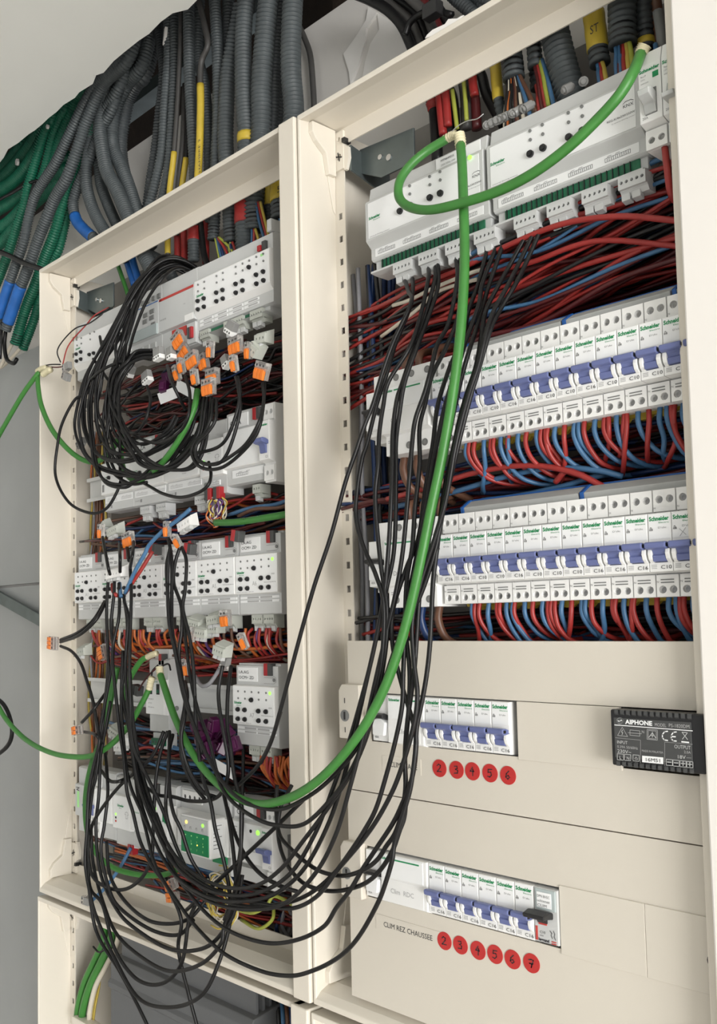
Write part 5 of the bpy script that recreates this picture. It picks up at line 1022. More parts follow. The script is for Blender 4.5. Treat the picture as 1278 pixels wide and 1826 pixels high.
# tangles of the left enclosure
def tangle(n, z0, z1, pal, where, group, x0=-1.245, x1=-.755, ya=.052, yb=.112, r=(.0014, .0018, .0021), wob=.012, slope=0.0):
    for _ in range(n):
        c = pick(pal); L = RND.uniform(.12, .42); xa = RND.uniform(x0, max(x0 + .01, x1 - L)); m_ = RND.randint(4, 7); z = RND.uniform(z0, z1); Y = RND.uniform(ya, yb); pts = []
        for i in range(m_):
            z = min(z1 + .006, max(z0 - .006, z + RND.uniform(-wob, wob) + slope/m_)); Y = min(yb, max(ya, Y + RND.uniform(-.014, .014)))
            pts.append(Vector((min(x1, xa + L*i/(m_-1) + RND.uniform(-.010, .010)), Y, z)))
        core(pts, RND.choice(r), c, where, group, per=6, k=5)
def risers(n, z0, z1, pal, where, group, x0, x1, y0=.030, r=.0018, spread=.03):
    for _ in range(n):
        c = pick(pal); x = RND.uniform(x0, x1); d = RND.uniform(-spread, spread); a = RND.uniform(.2, .5)
        core([Vector((x, y0 + RND.uniform(-.004, .006), z1)), Vector((x + d*.1, y0, z1 - (z1-z0)*a)), Vector((x + d*.5, y0 + .020, z0 + (z1-z0)*.2)), Vector((x + d, y0 + .045, z0)), Vector((x + d*2, y0 + .06, z0 - .005))], r, c, where, group, per=6, k=6)
for z0, z1, wh in ((.245, .345, 'top rail'), (.095, .152, 'power supply rail'), (-.058, -.008, 'six actuators'), (-.198, -.132, 'gateway rail'), (-.345, -.285, 'bottom rail')):
    for k in range(16):  # thick black wires put in so the enclosure back reads dark
        za = RND.uniform(z0, z1); zb = RND.uniform(z0, z1)
        core([Vector((x, RND.uniform(.100, .114), za + (zb-za)*i/4 + RND.uniform(-.010, .010))) for i, x in enumerate((-1.22, -1.10, -.98, -.86, -.76))], .0032, 'wire_black', 'added to darken the gaps deep below the %s' % wh, 'added black wires darkening the gaps by the %s' % wh)
PA = [('wire_dkred_shade', 34), ('wire_black', 40), ('wire_red', 14), ('wire_brown', 8), ('wire_dkblue', 4)]
tangle(80, .245, .345, PA, 'in the dark tangle between the top rail and the cable coil', 'wires behind the cable coil', wob=.018)
PB = [('wire_dkred_shade', 24), ('wire_red', 20), ('wire_black', 16), ('wire_dkblue', 18), ('wire_blue', 10), ('wire_orange', 7), ('wire_brown', 5)]
tangle(64, .098, .150, PB, 'in the tangle between the power supply rail and the six actuators', 'wires above the six actuators', ya=.040)
PCl = [('wire_orange', 22), ('wire_red', 30), ('wire_dkred_shade', 16), ('wire_brown', 12), ('wire_violet', 8), ('wire_white', 4), ('wire_dkblue', 8)]
tangle(56, -.055, -.010, PCl, 'in the orange tangle below the six actuators', 'wires below the six actuators', ya=.035)
risers(56, -.045, -.002, [('wire_red', 40), ('wire_orange', 26), ('wire_violet', 14), ('wire_white', 8), ('wire_brown', 12)], 'dropping from the plugs of the six actuators', 'wires under the actuator plugs', -1.20, -.79)
PD = [('wire_dkred_shade', 30), ('wire_black', 22), ('wire_blue', 14), ('wire_dkblue', 8), ('wire_brown', 12), ('wire_red', 14)]
tangle(60, -.195, -.135, PD, 'in the tangle above the bottom rail', 'wires above the bottom rail', ya=.045)
tangle(10, -.175, -.150, [('wire_blue', 100)], 'curling above the bottom rail', 'blue wires above the bottom rail', x0=-1.06, x1=-.92, ya=.030, yb=.060)
risers(22, -.190, -.142, [('wire_red', 45), ('wire_orange', 40), ('wire_brown', 15)], 'dropping from the plugs of the lone actuator', 'wires under the lone actuator', -.84, -.765)
PE = [('wire_dkred_shade', 26), ('wire_red', 18), ('wire_dkblue', 16), ('wire_blue', 12), ('wire_black', 18), ('wire_orange', 6), ('wire_brown', 4)]
tangle(70, -.340, -.288, PE, 'in the tangle below the bottom rail', 'wires below the bottom rail', ya=.056, yb=.112)
tangle(12, -.312, -.298, [('wire_orange', 60), ('wire_red', 40)], 'lying flat on the enclosure bottom', 'orange wires on the enclosure bottom', x0=-1.17, x1=-.98, ya=.056, yb=.085, wob=.004)
tangle(10, -.300, -.284, [('wire_blue', 70), ('wire_dkblue', 30)], 'bunched below the keypad module', 'blue wires below the keypad module', x0=-1.10, x1=-.93, ya=.040, yb=.070, wob=.005)
for k in range(26):                                     # dark upright cores in the far bottom corner
    x = -.86 + RND.random()*.095
    core([Vector((x + RND.uniform(-.01, .01), RND.uniform(.060, .110), z)) for z in (-.285, -.315, -.345, -.372)], .0024, pick([('wire_black', 40), ('wire_dkblue', 22), ('wire_brown', 16), ('wire_grey', 12), ('wire_orange', 10)]), 'standing in the bottom corner beside the divider', 'upright wires in the bottom corner')
for k in range(14):                                     # upright bundle beside the left strip
    x0_ = 160 + RND.uniform(-1, 26)
    core([P(x0_ + RND.uniform(-7, 7), y, .060 + RND.uniform(0, .02)) for y in (770, 850, 930, 1010, 1110, 1180, 1260, 1330, 1400, 1500)], .0017, pick([('wire_orange', 26), ('wire_brown', 34), ('wire_white', 18), ('wire_yellow', 14), ('wire_grey', 8)]), 'in the upright bundle beside the slotted strip of the looped-cable enclosure', 'upright wires beside the slotted strip', per=5)
for px, c in (([(340,907,.0),(318,926,-.006),(289,948,-.012),(266,972,-.016),(258,988,-.018),(240,1020,-.022),(223,1058,-.020)], 'wire_blue'), ([(272,983,-.004),(249,1020,-.014),(223,1058,-.020)], 'wire_red'), ([(213,1040,-.008),(214,1052,-.014),(216,1064,-.018)], 'wire_blue'), ([(200,1042,-.008),(202,1055,-.014),(208,1062,-.018)], 'wire_red')):
    core([P(*q) for q in px], .0026, c, 'with cut ends meeting the black cables before the actuators', 'red and blue cores before the six actuators', k=7)
core([P(*q) for q in ((408,918,.03),(450,905,.026),(490,900,.024),(530,885,.03))], .0024, 'wire_blue', 'stretching beside the green bus cable', 'loose wires over the green bus cable', k=7)
core([P(*q) for q in ((425,920,.03),(455,908,.022),(500,905,.02),(530,890,.03))], .0022, 'wire_brown', 'stretching beside the green bus cable', 'loose wires over the green bus cable', k=7)
core([P(*q) for q in ((524,950,.02),(520,1000,.006),(519,1050,.006),(526,1092,.02),(540,1110,.04))], .0026, 'wire_red', 'bowing past the end of actuator A6', 'red wire beside the divider', k=7)
core([P(*q) for q in ((233,1512,.02),(215,1545,.010),(190,1580,.0),(165,1605,-.004))], .0024, 'wire_blue', 'reaching over the enclosure bottom to a clear connector', 'blue wire over the enclosure bottom', k=7)
core([P(*q) for q in ((347,1205,.01),(358,1222,.0),(372,1220,.0),(388,1198,.01),(394,1186,.02))], .0024, 'wire_grey', 'sagging before the bare rail', 'grey wire before the bare rail', k=7)
# small coils of thin wire
def coil(cx, cy, Y, R_, n, cols, label, group):
    for k in range(n):
        c = cols[k % len(cols)]; r0 = R_ * RND.uniform(.55, 1.1); ox, oz = RND.uniform(-.005, .005), RND.uniform(-.006, .006); p0 = P(cx, cy, Y); ph = RND.uniform(0, 6)
        pts = [p0 + Vector((ox + r0*.85*math.cos(ph + a*.5), RND.uniform(-.004, .004) + .001*a*.3, oz + r0*1.1*math.sin(ph + a*.5))) for a in range(RND.randint(9, 14))]
        o = obj(CN[c].replace('-', '_') + '_wire', tube_mesh('wire', spline(pts, 4), .0010, 5), c); tag(o, '%s %s' % (CN[c], label), 'wire', group)
coil(384, 912, .020, .016, 10, ['wire_white', 'wire_white', 'wire_yellow', 'wire_orange', 'wire_violet'], 'thin wire coiled at the end of the green bus cable', 'thin coiled wires at the green bus cable')
coil(392, 1600, .010, .026, 12, ['wire_yellow', 'wire_white', 'wire_yellow', 'wire_white'], 'thin wire coiled below the keypad module', 'thin coiled wires below the keypad module')
core([P(*q) for q in ((420,1622,.02),(450,1628,.01),(475,1615,.012),(490,1598,.02),(530,1618,.03))], .0020, 'wire_yg', 'curling over the enclosure bottom beside the thin coil', 'yellow-green wires beside the thin coil', k=6)
core([P(*q) for q in ((430,1640,.03),(460,1656,.02),(485,1640,.02),(488,1615,.03))], .0020, 'wire_yg', 'curling over the enclosure bottom beside the thin coil', 'yellow-green wires beside the thin coil', k=6)
# ------------------------------------------------------------------ connectors
def lever_connector(x, y, Y, ang, n, label, group='orange lever connectors', up=False, sc=1.0, tilt=0.0, yaw=0.0):
    t = thing('lever_connector', label, 'connector', P(x, y, Y), group); w_ = .0056*n + .0012; h = .0185; key = ('lev', n)
    part((key, 'body'), 'housing', 'clear_plastic', t, lambda: MB().prism([(-.0042, h/2), (.0042, h/2), (.0042, -h/2), (-.0014, -h/2), (-.0014, -.0005), (-.0042, .0005)], -w_/2, w_/2), bevel=.0005)
    part((key, 'metal'), 'contact_bar', 'metal', t, lambda: MB().box(-w_/2 + .001, w_/2 - .001, .0002, .0016, .0010, .0055))
    for k in range(n):
        cx = -w_/2 + .0006 + .0056*(k + .5)
        part('lev_lever', 'lever', 'lever_orange', t, lambda: MB().prism([(-.0048, .0012), (-.0012, .0030), (-.0012, -h/2 - .0004), (-.0040, -h/2 - .0004), (-.0052, -.0030)], -.0025, .0025), bevel=.0005, loc=(cx, 0, 0))
        part('lev_port', 'wire_port', 'dark_grey', t, lambda: MB().box(-.0014, .0014, -.0044, -.0040, .0040, .0062), loc=(cx, 0, 0))
    t.rotation_euler = (math.radians(tilt), math.radians(ang), math.radians(yaw)); t.scale = (sc, sc, sc); return t
def push_connector(x, y, Y, ang, n, label, group='clear push-wire connectors', m='white_plastic', tilt=0.0, yaw=0.0, sc=1.0):
    t = thing('push_connector', label, 'connector', P(x, y, Y), group); w_ = .0045*n + .001
    part(('push', n), 'housing', 'clear_grey', t, lambda: MB().prism([(-.0036, .0075), (.0036, .0075), (.0042, -.0025), (-.0042, -.0025)], -w_/2, w_/2), bevel=.0006)
    part(('pushend', n, m), 'entry_block', m, t, lambda: MB().box(-w_/2, w_/2, -.0044, .0044, -.0080, -.0024), bevel=.0005)
    for k in range(n): part('push_hole', 'wire_port', 'dark_grey', t, lambda: MB().disc(0, -.0052, .0012, -.0047, -.0043, 8), loc=(-w_/2 + .0005 + .0045*(k + .5), 0, 0)); part('push_bar', 'contact_bar', 'metal', t, lambda: MB().box(-.0012, .0012, -.001, .001, .0, .0062), loc=(-w_/2 + .0005 + .0045*(k + .5), 0, 0))
    t.rotation_euler = (math.radians(tilt), math.radians(ang), math.radians(yaw)); t.scale = (sc, sc, sc); return t
def loose_plug(x, y, Y, ang, n, label, m='plug_grey', pitch=.0045, tilt=0.0, yaw=0.0, group=None, flags=True):
    t = thing('terminal_plug', label, 'terminal plug', P(x, y, Y), group); w_ = n*pitch + .001
    part(('lp', n, m, pitch), 'housing', m, t, lambda: MB().hole_block(-w_/2, w_/2, -.0060, .0040, -.004, -.001, [((k - (n-1)/2)*pitch, -.0010, .0015) for k in range(n)], n=8).prism([(-.001, -.0060), (-.001, .0060), (.010, .0105), (.010, -.0060)], -w_/2, w_/2))
    for k in range(n): part('lp_screw', 'screw', 'mid_grey', t, lambda: MB().disc(0, -.0010, .0012, -.0022, -.0011, 8), loc=((k - (n-1)/2)*pitch, 0, 0))
    if flags:
        for k in range(max(1, n//2)): part(('lp_flag', pitch), 'marker_flag', 'light_grey', t, lambda: MB().prism([(-.003, -.0062), (.002, -.0062), (.002, -.0105), (-.004, -.0100)], -.7*pitch, .7*pitch), loc=((k*2 - (n-1)/2 + .5)*pitch, 0, 0))
    t.rotation_euler = (math.radians(tilt), math.radians(ang), math.radians(yaw)); return t
for x, y, Y, a, n, lb in (
        (318, 606, -.012, -28, 3, 'orange three-lever connector leaning against the red warning sticker'),
        (327, 628, -.004, -35, 3, 'orange three-lever connector half hidden below the one at the red sticker'),
        (323, 652, -.018, -14, 1, 'single orange lever connector standing over the white cable ends'),
        (315, 665, -.016, -18, 1, 'single orange lever connector nearest the purple connector'),
        (343, 642, -.016, -16, 3, 'orange three-lever connector in the middle of the cluster'),
        (363, 645, -.008, -12, 2, 'orange two-lever connector behind the middle of the cluster'),
        (375, 623, -.010, 6, 1, 'single orange lever connector below the slotted grey plug'),
        (347, 672, -.024, -10, 1, 'single orange lever connector over the green bus cable loop'),
        (379, 672, -.014, 0, 3, 'orange three-lever connector behind another of the same size'),
        (372, 690, -.030, 0, 3, 'orange three-lever connector in front with four black cables hanging'),
        (420, 616, -.014, -4, 3, 'orange three-lever connector under the clear connector at the actuator'),
        (443, 625, -.006, 6, 1, 'single orange lever connector beside a tilted grey plug'),
        (417, 648, -.020, -10, 1, 'single orange lever connector with white entry block behind it'),
        (467, 661, -.020, 22, 3, 'tilted orange three-lever connector hanging on its own by the divider'),
        (229, 962, -.014, -10, 3, 'orange three-lever connector above the six actuators'),
        (180, 947, -.008, 4, 1, 'orange lever connector beside the loose five-way plug'),
        (298, 943, -.012, 2, 1, 'single orange lever connector on the long blue wire'),
        (315, 965, -.014, -38, 1, 'single orange lever connector tipped over two crossing black cables'),
        (402, 1102, .000, -4, 2, 'orange two-lever connector with red wires under actuator A5'),
        (340, 1131, .004, 6, 1, 'orange lever connector among grey plugs below the actuators'),
        (433, 1143, -.004, -30, 1, 'clear lever connector leaning on the red wires below actuator A6'),
        (332, 1190, -.004, -8, 1, 'clear lever connector with orange lever beside the gateway'),
        (184, 1163, .000, 70, 3, 'orange three-lever connector lying sideways in the upright bundle'),
        (305, 1578, .004, 62, 2, 'orange lever connector lying on its side on the enclosure bottom'),
        (308, 1600, .000, 78, 2, 'clear lever connector with orange tip lying on the enclosure bottom')):
    lever_connector(x, y, Y, a, n, lb)
lever_connector(94, 1147, -.030, 94, 3, 'clear connector with red levers sticking out before the enclosure side')
lever_connector(138, 1302, -.020, 80, 2, 'clear connector hanging before the slotted strip near the green cable')
for x, y, Y, a, n, lb in (
        (283, 631, -.018, -8, 3, 'clear connector with white entries holding the arching black cables'),
        (305, 630, -.014, -8, 2, 'clear connector with white entries next to the arching cables'),
        (262, 673, -.010, -18, 3, 'clear grey connector with white entries beside the purple connector'),
        (403, 645, -.006, -24, 2, 'clear grey connector with white entries behind a single orange lever'),
        (413, 585, -.004, 34, 3, 'clear connector tipped over the plugs of the button actuator'),
        (205, 692, .000, 20, 3, 'clear connector with white entries inside the black cable bundle'),
        (232, 660, .010, 40, 3, 'clear connector tucked behind the arching black cables')):
    push_connector(x, y, Y, a, n, lb)
for x, y, Y, a, lb in ((120, 654, -.012, 80, 'clear connector sleeve above the cream wrapped cable end'), (119, 672, -.014, 118, 'clear connector sleeve below the other at the cream wrapped end'), (152, 722, .000, 35, 'clear connector against the slotted strip beside the cable loops'), (145, 790, -.004, 60, 'clear connector on the slotted strip above the green cable bend'), (155, 1606, -.012, 92, 'clear connector resting on the enclosure bottom edge'), (184, 1372, .000, 85, 'clear connector lying on the bottom rail modules'), (402, 1182, .004, 20, 'clear white sleeve hanging beside actuator A7')):
    push_connector(x, y, Y, a, 2, lb, 'loose clear connectors', m='clear_plastic')
loose_plug(203, 946, -.004, -10, 5, 'loose grey five-way plug above the six actuators')
loose_plug(184, 941, .010, -38, 4, 'grey plug tilted behind the loose five-way plug')
loose_plug(206, 1022, -.014, -4, 5, 'cream five-way plug hanging before the second actuator', m='white_plastic', pitch=.0068)
loose_plug(331, 934, .000, -16, 4, 'white plug bar below the bus modules, tilted', m='white_plastic', pitch=.0060)
loose_plug(147, 1161, -.004, -6, 3, 'grey three-way plug before the slotted strip', pitch=.0055)
loose_plug(347, 1112, .012, 10, 5, 'grey plug tipped among the wires under actuator A5'); loose_plug(360, 1128, .008, 6, 4, 'grey plug lower in the pair under actuator A5')
loose_plug(381, 1104, .008, -6, 4, 'grey plug beside the orange connector under actuator A5'); loose_plug(381, 1120, .012, 0, 4, 'grey plug below its twin under actuator A5')
loose_plug(393, 1160, -.006, 14, 4, 'grey plug with clear strip hanging before the bare rail'); loose_plug(467, 603, .004, 4, 3, 'grey three-way plug hanging on red wires beside the divider', pitch=.0055)
loose_plug(452, 624, -.002, 42, 3, 'grey plug tilted between the orange connectors', pitch=.0055); loose_plug(212, 1331, .004, -4, 2, 'white two-way plug among the vertical cables', m='white_plastic', pitch=.0065); loose_plug(205, 1305, .010, 20, 4, 'grey plug leaning behind the vertical cables')
loose_plug(225, 1320, .006, 0, 2, 'white plug above the bottom rail between the cables', m='white_plastic', pitch=.0065)
for k, (x, y) in enumerate(((292,690),(297,676),(350,1298),(358,1318),(366,1296),(374,1310),(382,1292),(392,1306),(400,1296),(408,1312),(388,1326),(398,1334),(372,1336),(412,1334),(360,1342),(420,1326))):
    o = MB().box(-.005, .005, -.005, .005, -.008, .008).box(-.0035, .0035, -.0075, -.005, -.006, .004).build('purple_connector', 'purple_plastic', None, bevel=.0010); o.location = P(x, y, .012 + .012*((k*5) % 3)); o.rotation_euler = (RND.uniform(-.6, .6), RND.uniform(-.8, .8), RND.uniform(-.6, .6))
    if k < 2: tag(o, 'purple connector %s the white cable marker below the top rail' % ('beside', 'above')[k], 'connector')
    else: tag(o, 'glossy purple connector in the heap beside the lone actuator', 'connector', 'heap of purple connectors')
for x, y, a, lb in ((300, 705, -8, 'white paper cable marker lying below the purple connector'), (330, 694, 30, 'white paper cable marker crossed by a black cable'), (400, 1372, 20, 'white paper marker above the bottom rail supply')):
    o = MB().box(-.016, .016, -.0004, .0004, -.007, .007).build('cable_marker', 'label_white', None); o.location = P(x, y, .014); o.rotation_euler = (.3, math.radians(a), .2); tag(o, lb, 'marker')
for x, y, lb in ((276, 978, 'red and grey bus connector above the third actuator'), (339, 978, 'red and grey bus connector above the fourth actuator'), (424, 955, 'red and grey bus connector behind actuator A6'), (245, 1230, 'black bus connector dangling left of the gateway')):
    t = thing('bus_connector', lb, 'connector', P(x, y, .012)); dk = 'black' in lb
    MB().box(-.007, .0, -.005, .005, -.007, .006).build('positive_half', 'black_plastic' if dk else 'red_plastic', t, bevel=.0006); MB().box(.0002, .007, -.005, .005, -.007, .006).build('negative_half', 'dark_grey', t, bevel=.0006)
    t.rotation_euler = (0, math.radians(12), 0)
# clear screw caps in a row on the long actuator
for k in range(11):
    x = 868 + k*9.2 if k < 9 else (1012, 1040, 1075)[k-9]; y = 224 - (x - 868)*.452
    o = obj('screw_cap', cached('screwcap', lambda: MB().disc(0, 0, .0042, -.004, .004, 10).disc(0, 0, .0026, -.006, .006, 8).mesh('screw_cap', .0006)), 'clear_grey'); o.location = P(x, y - 1, .036); o.rotation_euler = (.5, 0, RND.uniform(-1, 1)); tag(o, 'clear grey screw cap standing on top of the longer actuator', 'cap', 'screw caps on the longer actuator')
# ------------------------------------------------------------------ green bus cables
def wrap(px, Y, r, label, group='cream wrapped cable ends'):
    pts = spline([P(x, y, Y) for x, y in px], 8); n = len(pts)
    o = obj('cable_wrap', tube_mesh('cable_wrap', pts, r, 8, rad=[r*(1.0 if i % 3 else .82) for i in range(n)]), 'wrap_cream'); return tag(o, label, 'wrap', group)
def green(px, label, r=.0036): return wire('green_bus_cable', px, r, 'knx_green', label, 'cable', 'green bus cables', per=10, k=10)
green([(1143,94,.002),(1128,130,-.016),(1102,172,-.022),(1060,218,-.024),(1010,265,-.026),(950,309,-.028),(890,340,-.028),(830,360,-.030),(770,374,-.030),(732,370,-.026),(712,353,-.022),(712,325,-.016),(730,296,-.008),(760,270,.002),(796,248,.010)], 'thick green bus cable looping across both long actuators', .0042)
wrap([(1150,80),(1146,88),(1143,96)], .002, .0052, 'cream wrapped end of the green cable at the grey toggles'); wrap([(792,250),(804,243),(812,240)], .010, .0044, 'cream wrapped end of the looped green cable above the actuator')
green([(821,258,.004),(824,300,-.010),(826,360,-.020),(828,430,-.026),(827,500,-.034),(820,600,-.042),(806,710,-.048),(788,815,-.052),(768,910,-.055),(748,1010,-.058),(726,1105,-.060),(700,1190,-.062),(672,1255,-.064),(638,1312,-.066),(598,1362,-.066),(556,1400,-.064),(512,1424,-.060),(462,1434,-.055),(416,1418,-.050),(376,1386,-.044),(340,1338,-.036),(312,1280,-.024),(294,1228,-.012),(286,1204,-.004)], 'long green bus cable falling past the breakers and round to the gateway', .0042)
wrap([(818,238),(820,248),(821,262)], .005, .0052, 'cream wrapped end of the falling green cable'); wrap([(284,1188),(285,1198),(287,1212)], -.002, .0050, 'cream wrapped end of the green cable at the gateway top')
green([(-150,1090,.03),(-80,930,-.01),(-12,796,-.030),(12,752,-.032),(40,704,-.030),(60,676,-.026),(70,664,-.022)], 'green bus cable rising from outside to the cream wrapped joint')
green([(67,664,-.020),(68,690,-.026),(74,724,-.030),(92,765,-.030),(120,800,-.024),(148,820,-.010),(172,823,.000),(195,808,.010),(210,785,.020)], 'green bus cable dipping from the cream joint into the cable coil')
wrap([(66,663),(74,658),(82,656)], -.020, .0044, 'cream wrapped joint beside the enclosure side, outer turn'); wrap([(76,668),(84,662),(90,659)], -.022, .0048, 'cream wrapped joint beside the enclosure side, inner turn')
green([(-150,1060,.03),(-70,1150,-.01),(-10,1248,-.030),(12,1284,-.034),(45,1318,-.036),(85,1340,-.036),(125,1349,-.034),(165,1347,-.028),(200,1326,-.022),(232,1290,-.016),(254,1252,-.010),(266,1228,-.006)], 'green bus cable sweeping from outside up to the gateway front'); wrap([(266,1230),(268,1218),(271,1208)], -.006, .0046, 'cream wrapped end of the green cable before the gateway')
green([(176,1330,-.010),(164,1360,-.016),(155,1400,-.020),(152,1440,-.022),(156,1484,-.020),(172,1522,-.014),(204,1548,-.006),(250,1560,.004),(290,1560,.010),(314,1552,.014)], 'green bus cable bending round the bottom rail to the enclosure bottom')
green([(352,695,-.014),(346,728,-.022),(330,765,-.028),(300,812,-.030),(268,845,-.026),(240,856,-.020),(222,840,-.010),(216,812,.0),(220,778,.010)], 'green bus cable looping inside the coil of black cables')
g = green([(384,932,.016),(420,931,.012),(470,924,.010),(522,915,.014),(548,910,.03)], 'straight green bus cable with handwriting above actuator A6', .0040)
lt = text('TOSHIBA', 0, 0, 0, .0040, 'ink', g, wd=.030, name='handwriting'); lt.location = P(432, 929, .0070)
green([(266,1170,.004),(252,1178,-.002),(238,1198,-.004),(226,1224,-.002),(218,1255,.004)], 'short green bus cable with a wrapped tip left of the gateway'); wrap([(262,1172),(270,1168),(279,1165)], .002, .0040, 'cream wrapped tip of the short green cable')
green([(208,1190,.030),(200,1230,.026),(190,1280,.022),(180,1320,.014)], 'dark green bus cable behind the vertical black cables', .0046)
for k, (dx, r) in enumerate(((0, .0052), (13, .0056))):
    green([(188+dx,1640,.06),(184+dx,1680,.050),(168+dx,1715,.044),(150+dx*.9,1755,.040),(139+dx*.7,1800,.040),(136+dx*.6,1850,.044)], ('thick green cable outermost in the lower enclosure bundle', 'thick green cable beside the white one in the lower enclosure')[k], r)
wire('white_cable', [(214,1660,.052),(206,1690,.050),(188,1725,.046),(170,1760,.042),(160,1805,.042),(158,1850,.044)], .0038, 'wire_white', 'pale cable running along the green pair in the lower enclosure', 'cable', k=8)
for k in range(3): wire('yellow_wire', [(180,1735,.05),(172+k*2,1765,.048),(163+k*3,1800,.046),(156+k*4,1850,.046)], .0015, 'wire_yellow', 'thin yellow-brown wire beside the pale cable in the lower enclosure', 'wire', 'yellow wires in the lower enclosure')
wire('cable_tie', [(166,1688,.034),(176,1698,.034),(188,1694,.034),(200,1702,.036)], .0014, 'black_cable', 'thin black tie round the green cables in the lower enclosure', 'cable tie')
for k, c in enumerate(('wire_brown', 'wire_blue', 'wire_dkblue', 'wire_black', 'wire_blue', 'wire_brown', 'wire_dkblue')):
    core([P(470 + k*8, 1770 + k*3, .07), P(472 + k*8, 1800 + k*3, .06), P(474 + k*8, 1850, .06)], .0026, c, 'hanging beside the finned box in the lower enclosure', 'wires beside the finned box', k=6)
MBX = MB().box(-.0, .060, .0, .018, -.010, .0)
o = MBX.build('wire_duct_bar', 'cream', None, bevel=.001); o.location = P(128, 1812, .030); tag(o, 'cream crossbar end with a dark hole in the lower enclosure', 'crossbar')
# thin bus pair at the top left corner
for c, px in (('wire_black', [(196,548,.03),(177,564,.02),(158,577,.0),(134,586,-.010),(112,608,-.014),(102,627,-.014),(108,646,-.014)]), ('wire_red', [(194,548,.03),(169,562,.015),(154,579,.0),(130,605,-.010),(119,623,-.014),(112,650,-.014)]), ('wire_black', [(80,652,-.020),(92,650,-.018),(108,650,-.014)]), ('wire_dkred_shade', [(86,654,-.020),(100,655,-.018),(112,654,-.014)])):
    core([P(*q) for q in px], .0010, c, 'thin, running from the top corner to the cream wrapped joint', 'thin bus cores at the cream joint', k=5)
for px in ([(280,1190,.0),(264,1205,.0),(252,1222,.006),(247,1232,.01)], [(288,1188,.0),(300,1184,.004),(304,1195,.010)], [(270,1208,-.004),(272,1196,.0),(282,1186,.004)]):
    core([P(*q) for q in px], .0012, 'wire_dkred_shade' if px[0][0] == 280 else 'wire_black', 'thin, from the cream wrapped ends at the gateway', 'thin bus cores at the gateway', k=5)
wire('steel_strand', [(798,246,.008),(812,228,.006),(832,216,.004),(850,212,.004),(862,203,.006)], .0005, 'metal', 'bare steel strand springing from the cream wrapped green cable', 'strand', k=5)
wire('black_cable', [(-160,1180,.05),(-60,1205,.0),(-10,1242,-.02),(10,1262,-.022),(21,1296,-.024),(16,1326,-.022),(-10,1350,-.02),(-70,1390,.0),(-150,1480,.05)], .0032, 'black_cable', 'black cable bulging into view before the grey panel', 'cable', k=8)
